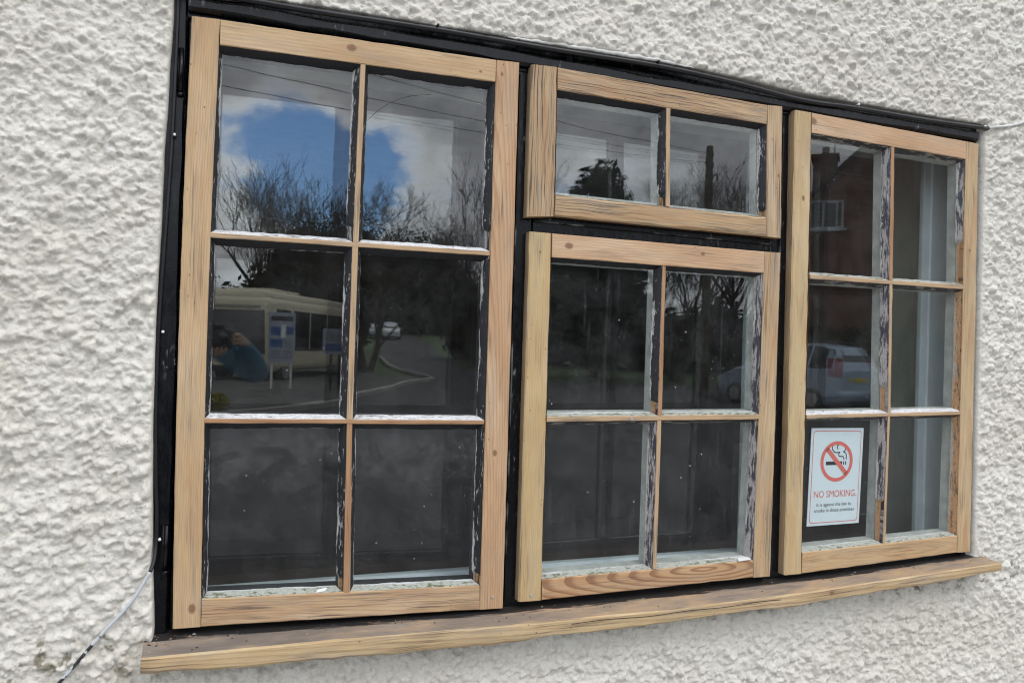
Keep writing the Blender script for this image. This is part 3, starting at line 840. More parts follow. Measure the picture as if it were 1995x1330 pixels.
# --- black frame
FR = [M_BLACK] * 4
def member(name, q, vert, y0, y1=0.052, mats=None, bev=0.003):
    return piece(name, q, vert, mats or FR, win, y0, y1, bev, step=0.05)
member('jamb', [(-0.062, 1.24), (-0.010, 1.24), (-0.012, -0.03), (-0.062, -0.03)], True, 0.016)
member('jamb_stop', [(-0.0095, 1.145), (0.030, 1.145), (0.030, -0.02), (-0.0115, -0.02)], True, 0.030)
member('jamb', [(1.985, 1.24), (2.030, 1.24), (2.030, -0.02), (1.985, -0.02)], True, 0.022)
member('mullion', [(0.628, 1.146), (0.700, 1.146), (0.700, -0.03), (0.628, -0.03)], True, 0.024)
member('mullion', [(1.330, 1.142), (1.400, 1.142), (1.400, -0.03), (1.330, -0.03)], True, 0.024)
member('transom', [(0.7006, 0.850), (1.3295, 0.850), (1.3295, 0.775), (0.7006, 0.775)], False, 0.024)
member('head', [(-0.0095, 1.235), (1.985, 1.225), (1.985, 1.1405), (-0.0095, 1.1475)], False, 0.020)
member('head_bead', [(-0.0090, 1.186), (1.998, 1.174), (1.998, 1.1475), (-0.0090, 1.1585)], False, 0.004, 0.0195, bev=0.006)
for q in ([(0.6575, 1.14), (0.6615, 1.14), (0.6605, 0.0), (0.6565, 0.0)], [(1.3565, 1.138), (1.3605, 1.138), (1.3585, 0.0), (1.3545, 0.0)]):
    member('draught_strip', q, True, 0.0185, 0.0235, [M_STRIP] * 4, 0.001)
member('draught_strip', [(0.7006, 0.8255), (1.3400, 0.8195), (1.3400, 0.8165), (0.7006, 0.8225)], False, 0.0185, 0.0235, [M_STRIP] * 4, 0.001)
for zc, hh in ((1.045, 0.042), (0.155, 0.042)):
    hb = MB().tube([(-0.018, 0.0135, zc - hh), (-0.018, 0.0135, zc + hh)], 0.0042, 10)
    hb.tube([(-0.018, 0.0135, zc - hh - 0.006), (-0.018, 0.0135, zc - hh)], 0.0062, 10)
    hb.box(-0.030, -0.014, 0.0142, 0.0165, zc - hh, zc + hh)
    hb.build('hinge', M_BLACK, win, True)
for x, z, r in ((0.9444, 0.3925, 0.0036), (0.624, 0.016, 0.0026), (0.712, 0.012, 0.003)):
    MB().tube([(x, -0.0022, z), (x, 0.004, z)], r, 10).build('nail', M_STEEL, win)
for x0, x1, y0, y1, z in ((1.243, 1.281, -0.004, 0.013, 0.0515), (0.255, 0.275, 0.002, 0.014, 0.0545)):
    mesh('paint_flake', [(x0, y0, z), (x1, y0 + 0.004, z + 0.001), (x1 + 0.004, y1, z + 0.004), (x0 + 0.008, y1, z + 0.003), (x0, y0, z - 0.0015), (x1, y0 + 0.004, z - 0.0005), (x1 + 0.004, y1, z + 0.0025), (x0 + 0.008, y1, z + 0.0015)],
         [(0, 1, 2, 3), (7, 6, 5, 4), (0, 4, 5, 1), (1, 5, 6, 2), (2, 6, 7, 3), (3, 7, 4, 0)], plain('white_flake', (0.68, 0.67, 0.66), 0.6), win)
sb_ = random.Random(3)
sp_ = [(x, -0.0045 + sb_.uniform(-0.001, 0.001), float(np.interp(x, [0.6, 0.729, 0.982, 1.1], [1.2045, 1.208, 1.212, 1.208])) + sb_.uniform(-0.001, 0.001)) for x in np.linspace(0.62, 1.08, 60)]
MB().tube(sp_, [0.001 + 0.0045 * math.sin(math.pi * i / 59) ** 0.6 * sb_.uniform(0.7, 1.1) for i in range(60)], 7).build('sealant', plain('white_sealant', (0.62, 0.61, 0.59), 0.6), win, True)
# thin dark tube for the hairline crack in the upper right pane of the left sash
cp = [(0.3156, 0.9848), (0.3308, 0.9971), (0.352, 1.020), (0.3767, 1.0398), (0.398, 1.051), (0.4189, 1.0593), (0.440, 1.0645), (0.4622, 1.0684)]
MB().tube([(x, 0.0198, z) for x, z in cp], 0.00045, 5).build('crack', plain('crack_dark', (0.01, 0.01, 0.012), 0.4), win)

# --- sill
w_sf = W('pine_sill_nose', tone=(0.60, 0.43, 0.255), late=(0.40, 0.26, 0.13), ring=(0.05, 0.006, 0.03, 0.01), freq=120, seed=41.0, stain=0.7, grey=0.45, knots=((1.47, 0.012, 0.006), (0.7, 0.02, 0.002)), contrast=0.95)
def sill_top_mat():
    m, t = newmat('sill_top_weathered_shadowed')
    uvn = t.t.nodes.new('ShaderNodeUVMap'); uvn.uv_map = 'UVMap'
    sp = t.t.nodes.new('ShaderNodeSeparateXYZ'); t.t.links.new(uvn.outputs[0], sp.inputs[0])
    u, v = sp.outputs[0], sp.outputs[1]
    a = t.noise(t.comb(t.m('MULTIPLY', u, 9.0), t.m('MULTIPLY', v, 70.0), 1.0), 1.0, 5, 0.65)
    b = t.noise(t.comb(t.m('MULTIPLY', u, 3.0), t.m('MULTIPLY', v, 9.0), 4.0), 1.0, 3, 0.6)
    f = t.noise(t.comb(t.m('MULTIPLY', u, 30.0), t.m('MULTIPLY', v, 900.0), 2.0), 1.0, 3, 0.6)
    c = t.mix(t.sm(a, 0.3, 0.7), (0.17, 0.15, 0.135), (0.38, 0.28, 0.20))
    c = t.mix(t.sm(b, 0.42, 0.6), c, (0.43, 0.295, 0.18))
    edge = t.m('ADD', v, t.m('MULTIPLY', t.m('SUBTRACT', a, 0.5), 0.05))
    blk = t.m('MULTIPLY', t.sm(t.m('ADD', a, t.m('MULTIPLY', u, -0.17)), 0.32, 0.54), 0.68)
    c = t.mix(blk, c, t.mix(t.sm(b, 0.4, 0.6), (0.10, 0.095, 0.094), (0.21, 0.20, 0.195)))
    c = t.mix(t.m('MULTIPLY', t.sm(edge, 0.048, 0.056), 0.95), c, (0.010, 0.0095, 0.011))  # shadow line under the sashes, painted black into the sill colour
    ff = t.sm(f, 0.3, 0.7, 0.8, 1.12)
    c = t.mix(1.0, c, t.comb(ff, ff, ff), 'MULTIPLY')
    finish(t, c, 0.55, t.m('ADD', a, f), 0.5, 0.001, 0.4)
    return m
M_STOP = sill_top_mat()
def build_sill():
    X0, X1 = -0.049, 2.036
    n = 150
    vs, fs, fm, uv = [], [], [], []
    rows = []
    rr = random.Random(8)
    chip = 0.0
    for i in range(n + 1):
        x = X0 + (X1 - X0) * i / n
        zf = float(np.interp(x, [-0.05, 0.274, 0.65, 1.012, 1.437, 2.036], [-0.0175, -0.019, -0.0245, -0.0258, -0.0164, 0.0097]))
        zb = float(np.interp(x, [-0.003, 0.346, 0.679, 1.063, 1.512, 2.024], [-0.0024, -0.0110, -0.0165, -0.0113, -0.0045, 0.0123])) + 0.002
        zn = float(np.interp(x, [-0.05, 0.275, 0.649, 0.741, 1.289, 1.377, 2.04], [-0.0446, -0.0541, -0.0592, -0.060, -0.0502, -0.0495, -0.0151]))
        chip = chip * 0.86 + rr.uniform(-0.0016, 0.0016)
        wv = 0.0014 * math.sin(x * 9.0) + 0.0008 * math.sin(x * 23.0 + 1)
        e = rr.uniform(-0.0004, 0.0004)
        prof = [(0.045, zb), (-0.020, zb * 0.42 + zf * 0.58 + e), (-0.0605, zf + wv * 0.3), (-0.0645, zf - 0.003 + e), (-0.065 + wv * 0.4, (zf + zn) / 2), (-0.0645, zn + 0.004 + chip * 0.6), (-0.060, zn + chip), (0.0, zn + 0.004 + chip * 0.3), (0.045, zn + 0.01)]
        vs += [(x, y, z) for y, z in prof]
        rows.append((x, [0.0, 0.065, 0.105, 0.109, 0.122, 0.135, 0.139, 0.199, 0.25]))
    m = 9
    for i in range(n):
        for j in range(m - 1):
            p = i * m + j
            fs.append((p, p + 1, p + m + 1, p + m))
            r0, r1 = rows[i], rows[i + 1]
            if j < 2:
                w0, w1 = 0.105 - r0[1][j], 0.105 - r0[1][j + 1]
                fm.append(0)
            else:
                w0, w1 = r0[1][j] - 0.105, r0[1][j + 1] - 0.105
                fm.append(1 if j < 6 else 2)
            uv += [(r0[0], w0), (r0[0], w1), (r1[0], w1), (r1[0], w0)]
    for k, rev in ((0, False), (n * m, True)):
        f = tuple(k + j for j in range(m))
        fs.append(f[::-1] if rev else f); fm.append(1)
        uv += [(vs[q][1], vs[q][2]) for q in fs[-1]]
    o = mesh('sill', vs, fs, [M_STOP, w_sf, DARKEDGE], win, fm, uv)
    # split along the nose
    cr = [(x, -0.0652, float(np.interp(x, [0.5, 1.0, 1.45], [-0.033, -0.034, -0.026])) + 0.0012 * math.sin(x * 31)) for x in np.linspace(0.78, 1.32, 40)]
    MB().tube(cr, 0.0007, 5).build('split', plain('split_dark', (0.02, 0.015, 0.012), 0.8), win)
build_sill()

# crumbs of stripped paint and wood on the sill
cm = MB()
r9 = random.Random(21)
for _ in range(230):
    x = -0.045 + 2.03 * r9.random() ** (1.5 if r9.random() < 0.5 else 1)
    y = r9.uniform(-0.03, 0.012) if r9.random() < 0.75 else r9.uniform(-0.055, 0.0)
    zf = float(np.interp(x, [-0.05, 0.274, 0.65, 1.012, 1.437, 2.036], [-0.0175, -0.019, -0.0245, -0.0258, -0.0164, 0.0097]))
    zb = float(np.interp(x, [-0.003, 0.346, 0.679, 1.063, 1.512, 2.024], [-0.0024, -0.0110, -0.0165, -0.0113, -0.0045, 0.0123])) + 0.002
    z = zf + (zb - zf) * min(1, (y + 0.0605) / 0.1055)
    s = r9.uniform(0.0008, 0.0028) * (1.3 if x < 0.1 else 1)
    a = r9.uniform(0, 6.28)
    p = [(x + s * 1.6 * math.cos(a + k * 2.1) * r9.uniform(.5, 1.1), y + s * math.sin(a + k * 2.1), z + 0.0004) for k in range(3)]
    p.append((x, y, z + s * 0.8))
    cm.add(p, [(0, 1, 3), (1, 2, 3), (2, 0, 3), (0, 2, 1)], r9.choice([0, 0, 0, 0, 1, 1, 2]))
tag(cm.build('crumbs', [plain('crumb_dark', (0.03, 0.028, 0.027), 0.8), plain('crumb_wood', (0.26, 0.16, 0.09), 0.8), plain('crumb_pale', (0.30, 0.28, 0.25), 0.8)]), 'crumbs of stripped paint and wood lying on the sill', 'debris', kind='stuff')

# ------------------------------------------------------------------ cable
cab = empty('electric_cable', (-0.03, 0.0, 1.18))
tag(cab, 'electric cable clipped along the black window head and left jamb', 'cable')
M_CAB = plain('black_cable', (0.014, 0.014, 0.016), 0.38, 0.2, 40, bump=0.4)
def cable_mat():
    m, t = newmat('cable_white_paint_flaking')
    co = t.n('ShaderNodeTexCoord', out=3)
    n = t.noise(t.vm('MULTIPLY', co, (1, 1, 1)), 55, 4, 0.6)
    s = t.t.nodes.new('ShaderNodeSeparateXYZ'); t.t.links.new(co, s.inputs[0])
    f = t.sm(t.m('ADD', s.outputs[0], 0.145), 0.0, 0.06, 0.10, 0.0)
    low = t.sm(s.outputs[0], -0.085, -0.105, 0.0, 0.16)
    k = t.sm(t.m('ADD', n, t.m('SUBTRACT', low, 0.0)), 0.60, 0.66)
    c = t.mix(k, (0.50, 0.53, 0.56), (0.02, 0.02, 0.022))
    finish(t, c, 0.5, n, 0.5, 0.0006)
    return m
def smooth_path(pts, n=6):
    out = []
    P = [Vector(p) for p in pts]
    for i in range(len(P) - 1):
        p0, p1, p2, p3 = P[max(i - 1, 0)], P[i], P[i + 1], P[min(i + 2, len(P) - 1)]
        for k in range(n):
            s = k / n
            out.append(0.5 * ((2 * p1) + (p2 - p0) * s + (2 * p0 - 5 * p1 + 4 * p2 - p3) * s * s + (3 * p1 - p0 - 3 * p2 + p3) * s ** 3))
    out.append(P[-1])
    return out
cabloc = Vector(cab.location)
def cable_part(name, pts, r, mat):
    MB().tube([Vector(p) - cabloc for p in smooth_path(pts)], r, 10).build(name, mat, cab, True)
cable_part('jamb_run', [(-0.026, 0.004, 1.192), (-0.027, 0.010, 1.16), (-0.0275, 0.011, 1.0796), (-0.0295, 0.011, 0.9212), (-0.0346, 0.011, 0.7724), (-0.0385, 0.011, 0.6768), (-0.0425, 0.011, 0.5528), (-0.0430, 0.011, 0.4102), (-0.0385, 0.011, 0.28), (-0.0352, 0.011, 0.22), (-0.0350, 0.008, 0.1678), (-0.0372, -0.004, 0.137), (-0.0420, -0.014, 0.120)], 0.0034, M_CAB)
cable_part('wall_run', [(-0.0420, -0.014, 0.1200), (-0.0639, -0.015, 0.0793), (-0.0849, -0.015, 0.0515), (-0.1105, -0.015, 0.0227), (-0.1413, -0.0155, -0.014), (-0.1815, -0.0155, -0.0631), (-0.26, -0.016, -0.15)], 0.0030, cable_mat())
cable_part('head_run', [(-0.026, 0.004, 1.192), (-0.012, -0.002, 1.1915), (0.1115, -0.004, 1.1905), (0.2461, -0.003, 1.1915), (0.4649, -0.002, 1.1965), (0.7294, -0.004, 1.196), (0.9824, -0.002, 1.2), (1.19, -0.004, 1.191), (1.3917, -0.003, 1.1765), (1.5622, -0.002, 1.1795), (1.8, -0.003, 1.1785), (2.0180, -0.006, 1.182)], 0.0058, M_CAB)
cable_part('corner_run', [(2.0180, -0.006, 1.182), (2.03, -0.013, 1.1855), (2.0743, -0.014, 1.1938), (2.11, -0.014, 1.202), (2.15, -0.015, 1.217), (2.3, -0.016, 1.29)], 0.0034, plain('cable_white_paint', (0.62, 0.62, 0.60), 0.5, 0.15, 30))
for x, y, z, mt in ((-0.0345, 0.0045, 0.5567, M_NAILW), (-0.0290, 0.003, 0.174, M_NAILW), (-0.0255, 0.004, 0.9221, M_STEEL), (0.4653, -0.009, 1.2035, M_BLACK), (0.9845, -0.009, 1.2075, M_BLACK), (1.5657, -0.009, 1.1870, M_NAILW), (2.0019, -0.011, 1.1855, M_NAILW)):
    c = MB().tube([(x - cabloc.x, y - 0.0012 - cabloc.y, z - cabloc.z), (x - cabloc.x, y + 0.010 - cabloc.y, z - cabloc.z)], [0.0028, 0.0016], 9)
    c.build('cable_clip', mt, cab, True)

# ------------------------------------------------------------------ inside: reveal, secondary glazing, dim room
RX0, RX1, RZ0, RZ1 = -0.035, 2.046, 0.004, 1.172
rm = MB()
rm.box(-0.30, RX0, 0.1205, 0.36, -0.9, 1.6); rm.box(RX1, 2.40, 0.1205, 0.36, -0.9, 1.6)
rm.box(RX0, RX1, 0.1205, 0.36, RZ1, 1.6); rm.box(RX0, RX1, 0.1205, 0.36, -0.9, -0.036)
tag(rm.build('window_reveal', M_CREAM), kind='structure')
ins = MB().box(RX0 + 0.0005, RX1 - 0.0005, 0.0505, 0.137, -0.035, RZ0)
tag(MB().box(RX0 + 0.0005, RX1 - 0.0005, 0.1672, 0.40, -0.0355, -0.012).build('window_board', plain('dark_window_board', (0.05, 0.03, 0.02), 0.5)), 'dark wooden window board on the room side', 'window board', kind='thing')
tag(ins.build('inner_sill', M_SEC), 'white painted inside window board behind the glass', 'window sill', kind='thing')
lin = MB().box(RX1 + 0.0002, RX1 + 0.012, 0.0525, 0.1203, RZ0, RZ1)
lin.box(RX0 - 0.012, RX0 - 0.0002, 0.0525, 0.1203, RZ0, RZ1)
lin.box(RX0, RX1, 0.0525, 0.1203, RZ1 + 0.0002, RZ1 + 0.012)
tag(lin.build('reveal_lining', M_CREAM), kind='structure')

sg = empty('secondary_glazing', (0, 0.15, 0.004))
tag(sg, 'white framed secondary glazing fitted behind the outer window', 'window', kind='thing')
def sgbox(name, x0, x1, z0, z1, y0=0.138, y1=0.166):
    MB().box(x0, x1, y0 - 0.15, y1 - 0.15, z0 - 0.004, z1 - 0.004).build(name, M_SEC, sg)
sgbox('bottom_rail', RX0, RX1, 0.0042, 0.0345)
sgbox('top_rail', RX0, RX1, 1.135, 1.1718)
for x0, x1 in ((RX0, 0.010), (0.640, 0.690), (1.362, 1.402), (1.985, RX1)):
    sgbox('upright', x0, x1, 0.0347, 1.1348)
sgbox('track', 1.962, 1.9848, 0.0347, 1.1348, 0.146, 0.160)
for x0, x1 in ((0.010, 0.640), (0.690, 1.362), (1.402, 1.962)):
    q = [(x0, 1.135), (x1, 1.135), (x1, 0.0345), (x0, 0.0345)]
    vs = [(p[0], y, p[1] - 0.004) for y in (-0.001, 0.002) for p in q]
    mesh('pane', vs, [(0, 3, 2, 1), (4, 5, 6, 7), (0, 1, 5, 4), (1, 2, 6, 5), (2, 3, 7, 6), (3, 0, 4, 7)], [M_GLASS_SEC, M_CLEAR], sg, [0, 1, 1, 1, 1, 1])

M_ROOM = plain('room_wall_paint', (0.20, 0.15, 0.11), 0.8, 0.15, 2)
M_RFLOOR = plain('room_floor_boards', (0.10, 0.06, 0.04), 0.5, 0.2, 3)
def slab(name, m, *b):
    tag(MB().box(*b).build(name, m), kind='structure')
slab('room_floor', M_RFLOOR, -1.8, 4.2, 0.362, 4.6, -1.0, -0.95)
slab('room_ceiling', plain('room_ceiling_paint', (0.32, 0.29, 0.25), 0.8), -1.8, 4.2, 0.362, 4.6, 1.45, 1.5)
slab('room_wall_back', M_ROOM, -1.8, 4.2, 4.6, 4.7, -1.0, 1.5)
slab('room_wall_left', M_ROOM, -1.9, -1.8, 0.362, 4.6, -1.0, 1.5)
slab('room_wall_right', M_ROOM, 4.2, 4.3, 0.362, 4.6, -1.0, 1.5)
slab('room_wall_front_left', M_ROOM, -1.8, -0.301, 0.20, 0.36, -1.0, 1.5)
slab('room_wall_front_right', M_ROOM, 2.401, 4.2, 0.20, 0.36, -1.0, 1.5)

# ------------------------------------------------------------------ no smoking sign on the inside of the glass
def sign():
    TL, TR, BR, BL = (1.474, 0.3639), (1.6420, 0.3629), (1.6335, 0.117), (1.4663, 0.1157)
    y = 0.0245
    s = empty('no_smoking_sign', (1.4663, y, 0.1157))
    tag(s, 'white and red no smoking notice stuck inside the right sash', 'sign')
    org = Vector(s.location)
    def pt(u, v, dy=0.0):
        a = lerp(TL, TR, u); b = lerp(BL, BR, u)
        p = lerp(b, a, v)
        return Vector((p[0], y + dy, p[1])) - org
    def flat(name, col):
        m, t = newmat(name); finish(t, col, 0.45); return m
    WH, RD, BK = flat('sign_white', (0.70, 0.76, 0.82)), flat('sign_red', (0.72, 0.16, 0.13)), flat('sign_black', (0.02, 0.02, 0.025))
    def patch(name, loops, mat, dy):
        vs, fs = [], []
        for lo in loops:
            k = len(vs)
            vs += [pt(u, v, dy) for u, v in lo]
            fs.append(tuple(range(k, k + len(lo))))
        return mesh(name, vs, fs, mat, s)
    AS = 0.168 / 0.2475       # width over height
    # card with thickness
    q = [(0, 1), (1, 1), (1, 0), (0, 0)]
    vs = [pt(u, v, 0.0) for u, v in q] + [pt(u, v, 0.0012) for u, v in q]
    mesh('card', vs, [(0, 3, 2, 1), (4, 5, 6, 7), (0, 1, 5, 4), (1, 2, 6, 5), (2, 3, 7, 6), (3, 0, 4, 7)], WH, s)
    def rrect(mu, r):
        mv = mu * AS
        rv = r * AS
        out = []
        for cu, cv, a0 in ((1 - mu - r, 1 - mv - rv, 0), (mu + r, 1 - mv - rv, 90), (mu + r, mv + rv, 180), (1 - mu - r, mv + rv, 270)):
            for k in range(7):
                a = R(a0 + 15 * k)
                out.append((cu + r * math.cos(a), cv + rv * math.sin(a)))
        return out
    o1, o2 = rrect(0.040, 0.05), rrect(0.050, 0.045)
    n = len(o1)
    patch('border', [(o1[i], o1[(i + 1) % n], o2[(i + 1) % n], o2[i]) for i in range(n)], RD, -0.0003)
    C0, V0 = 0.505, 0.655
    def ring(r0, r1, n=64):
        f = []
        for i in range(n):
            a, b = 2 * math.pi * i / n, 2 * math.pi * (i + 1) / n
            f.append([(C0 + r0 * math.cos(a), V0 + r0 * AS * math.sin(a)), (C0 + r1 * math.cos(a), V0 + r1 * AS * math.sin(a)), (C0 + r1 * math.cos(b), V0 + r1 * AS * math.sin(b)), (C0 + r0 * math.cos(b), V0 + r0 * AS * math.sin(b))])
        return f
    def rect(x0, x1, z0, z1):
        return [(C0 + x0, V0 + z0 * AS), (C0 + x1, V0 + z0 * AS), (C0 + x1, V0 + z1 * AS), (C0 + x0, V0 + z1 * AS)]
    patch('cigarette', [rect(-0.205, 0.105, -0.055, 0.0), rect(0.125, 0.145, -0.055, 0.0), rect(0.165, 0.185, -0.055, 0.0)], BK, -0.0003)
    # smoke curls as ribbons
    def ribbon(pts, w):
        pts = [Vector((a, b, 0)) for a, b in pts]
        pts = smooth_path(pts, 6)
        f = []
        for i in range(len(pts) - 1):
            d = (pts[i + 1] - pts[i]).normalized(); nn = Vector((-d.y, d.x, 0)) * w
            quad_ = [pts[i] + nn, pts[i] - nn, pts[i + 1] - nn, pts[i + 1] + nn]
            f.append([(C0 + p.x, V0 + p.y * AS) for p in quad_])
        return f
    sm1 = ribbon([(0.135, 0.025), (0.13, 0.06), (0.10, 0.075), (0.05, 0.075), (0.03, 0.11), (0.055, 0.14), (0.02, 0.135), (-0.045, 0.14), (-0.095, 0.19), (-0.085, 0.245), (-0.03, 0.262), (0.01, 0.25)], 0.0085)
    sm2 = ribbon([(0.18, 0.025), (0.18, 0.08), (0.165, 0.125), (0.12, 0.145), (0.155, 0.17), (0.15, 0.225), (0.10, 0.265), (0.04, 0.262), (0.0, 0.225), (0.015, 0.185)], 0.0085)
    patch('smoke', sm1 + sm2, BK, -0.0003)
    k = 0.036
    a = R(135)
    dx, dz = math.cos(a), math.sin(a)
    L = 0.27
    bar = [(C0 + dx * L - dz * k, V0 + (dz * L + dx * k) * AS), (C0 + dx * L + dz * k, V0 + (dz * L - dx * k) * AS), (C0 - dx * L + dz * k, V0 + (-dz * L - dx * k) * AS), (C0 - dx * L - dz * k, V0 + (-dz * L + dx * k) * AS)]
    patch('prohibition_ring', ring(0.253, 0.308) + [bar], RD, -0.0006)
    def text(name, body, u0, u1, v0, vh, mat, bold=0.0):
        c = bpy.data.curves.new(name, 'FONT')
        c.body = body; c.size = 1.0; c.offset = bold; c.resolution_u = 3
        o = bpy.data.objects.new(name, c); COL.objects.link(o)
        bpy.context.view_layer.update()
        me = bpy.data.meshes.new_from_object(o.evaluated_get(bpy.context.evaluated_depsgraph_get()))
        COL.objects.unlink(o); bpy.data.objects.remove(o)
        xs = [v.co.x for v in me.vertices]
        x0, x1 = min(xs), max(xs)
        for v in me.vertices:
            u = u0 + (v.co.x - x0) / (x1 - x0) * (u1 - u0)
            vv = v0 + v.co.y * vh
            v.co = pt(u, vv, -0.0004)
        me.materials.clear(); me.materials.append(mat)
        ob = bpy.data.objects.new(name, me); COL.objects.link(ob); ob.parent = s
    text('heading_text', 'NO SMOKING.', 0.105, 0.915, 0.287, 0.100, RD, 0.0)
    text('law_text', 'It is against the law to', 0.165, 0.83, 0.196, 0.052, BK, 0.0)
    text('premises_text', 'smoke in these premises', 0.125, 0.885, 0.137, 0.052, BK, 0.0)
sign()

# ================================================================== the street the panes mirror
def gz(x, y):
    return -0.95 + max(0.0, -30.0 - y) * 0.04
M_ASPH = plain('asphalt', (0.055, 0.056, 0.06), 0.8, 0.25, 1.2)
M_PAVE = plain('forecourt_tarmac', (0.085, 0.083, 0.08), 0.85, 0.3, 1.0)
M_KERB = plain('kerb_concrete', (0.34, 0.33, 0.30), 0.8, 0.2, 2.0)
M_GRASS = plain('verge_grass', (0.05, 0.085, 0.025), 0.9, 0.4, 1.5)
ys = [60, 0.4, 0.0, -30, -60, -110, -300]
vs, fs = [], []
for y in ys:
    for x in (-300, -40, 40, 300):
        vs.append((x, y, gz(x, y) - 0.05))
for i in range(len(ys) - 1):
    for j in range(3):
        a = i * 4 + j
        fs.append((a, a + 4, a + 5, a + 1))
tag(mesh('ground', vs, fs, M_GRASS), kind='structure')
kl = [(-60, -9.0), (-5, -11.5), (0, -14), (2.5, -16.9), (3.4, -19.4), (5.0, -22.8), (6.5, -26.6), (8.2, -30.0)]
far_l = [(8.2, -30.0), (7.8, -36.0), (8.7, -44), (13.2, -68), (17, -90)]
far_r = [(12.6, -30.0), (11.6, -36.0), (12.6, -44), (17.6, -68), (21.5, -90)]
near = [(-60, -2.7), (60, -2.7), (60, -27), (21.1, -26.6), (13.8, -29.2), (12.6, -30.0)] + kl[::-1]
rmesh = MB()
rmesh.add([(x, y, -0.946) for x, y in near], [tuple(reversed(range(len(near))))])
strip = [(x, y, gz(x, y) + 0.004) for a, b in zip(far_l, far_r) for x, y in (a, b)]
rmesh.add(strip, [(2 * i, 2 * i + 2, 2 * i + 3, 2 * i + 1) for i in range(len(far_l) - 1)])
tag(rmesh.build('road', M_ASPH), kind='structure')
fc = [(-60, -34)] + [(x, y) for x, y in kl] + [(4.0, -34)]
fcp = [(x, y, gz(x, y) + 0.05) for x, y in fc]
tag(mesh('forecourt', fcp, [tuple(range(len(fcp)))], M_PAVE), kind='structure')
kp = smooth_path([(x, y, 0) for x, y in kl[1:] + far_l[1:3]], 6)
kb = MB()
prof = [(-0.10, 0.0), (-0.10, 0.13), (0.05, 0.12), (0.065, -0.02)]
for i, p in enumerate(kp):
    a = kp[max(i - 1, 0)]; b = kp[min(i + 1, len(kp) - 1)]
    d_ = (b - a).normalized(); nn = Vector((d_.y, -d_.x, 0))
    if nn.x < 0: nn = -nn
    kb.v += [(p.x + nn.x * q, p.y + nn.y * q, gz(p.x, p.y) + h) for q, h in prof]
for i in range(len(kp) - 1):
    for j in range(3):
        a = i * 4 + j
        kb.f.append((a, a + 1, a + 5, a + 4)); kb.m.append(0)
tag(kb.build('kerb', M_KERB), kind='structure')
tag(MB().box(-40, 40, -2.55, -0.02, -0.96, -0.86).box(-40, 40, -2.70, -2.5505, -0.96, -0.855, 1).build('pavement', [plain('pavement_slabs', (0.34, 0.33, 0.31), 0.85, 0.2, 2), M_KERB]), kind='structure')

# ---- trees
M_BARK = plain('bark', (0.055, 0.045, 0.035), 0.9, 0.3, 6)
M_TWIG = plain('twigs', (0.10, 0.085, 0.072), 0.9, 0.3, 6)
def bare_tree(loc, height, spread, label, seed, stems=1, lean=0.0, deep=0):
    rg = random.Random(seed)
    root = empty('bare_tree', loc)
    tag(root, label, 'tree', 'leafless trees across the road')
    tr, cr_ = MB(), MB()
    def grow(p, d_, L, rad, lev):
        n = 3 if lev < 3 else 2
        pts, rs = [p], [rad]
        q = p
        dd = d_.copy()
        for i in range(n):
            dd = (dd + Vector((rg.uniform(-1, 1), rg.uniform(-1, 1), rg.uniform(-0.3, 0.6))) * 0.24).normalized()
            q = q + dd * (L / n)
            pts.append(q); rs.append(rad * (1 - 0.38 * (i + 1) / n))
        (tr if lev < 2 else cr_).tube(pts, rs, 6 if lev < 2 else (4 if lev < 4 else 3), cap=False)
        if lev >= 6 + deep - (stems > 5) or L < 0.16: return
        k = 3
        for j in range(k):
            a = rg.uniform(0, 6.28)
            side = Vector((math.cos(a) * spread, math.sin(a) * spread, rg.uniform(0.1, 0.7)))
            nd = (dd * 1.0 + side * rg.uniform(0.45, 0.9)).normalized()
            at = pts[-1] if j == 0 else pts[rg.randint(1, n)]
            grow(at, nd, L * rg.uniform(0.62, 0.84), max(rs[-1] * rg.uniform(0.6, 0.8), 0.010), lev + 1)
    for s in range(stems):
        a = 6.28 * s / max(stems, 1) + rg.uniform(-.5, .5)
        off = Vector((math.cos(a), math.sin(a), 0)) * (0.3 if stems > 1 else 0)
        grow(off, Vector((math.cos(a) * 0.22 * (stems > 1) + lean, math.sin(a) * 0.22 * (stems > 1), 1)).normalized(), height * 0.28, height * 0.016, 0)
    tr.build('trunk', M_BARK, root)
    cr_.build('crown', M_TWIG, root)
bare_tree((3.2, -45, gz(0, -45)), 13.0, 0.75, 'rounded leafless tree behind the coach', 3, stems=6)
bare_tree((6.1, -34, gz(0, -34)), 10.6, 0.95, 'large spreading leafless tree at the bend of the road', 14, stems=3)
bare_tree((12.7, -38, gz(0, -38)), 11.6, 0.85, 'dark leafless tree right of the road', 36, stems=3)
bare_tree((20.6, -31, gz(0, -31)), 11.2, 0.9, 'low leafless tree left of the telegraph pole', 47, stems=4)
bare_tree((24.2, -32, gz(0, -32)), 12.8, 0.85, 'leafless tree right of the telegraph pole', 58, stems=3)

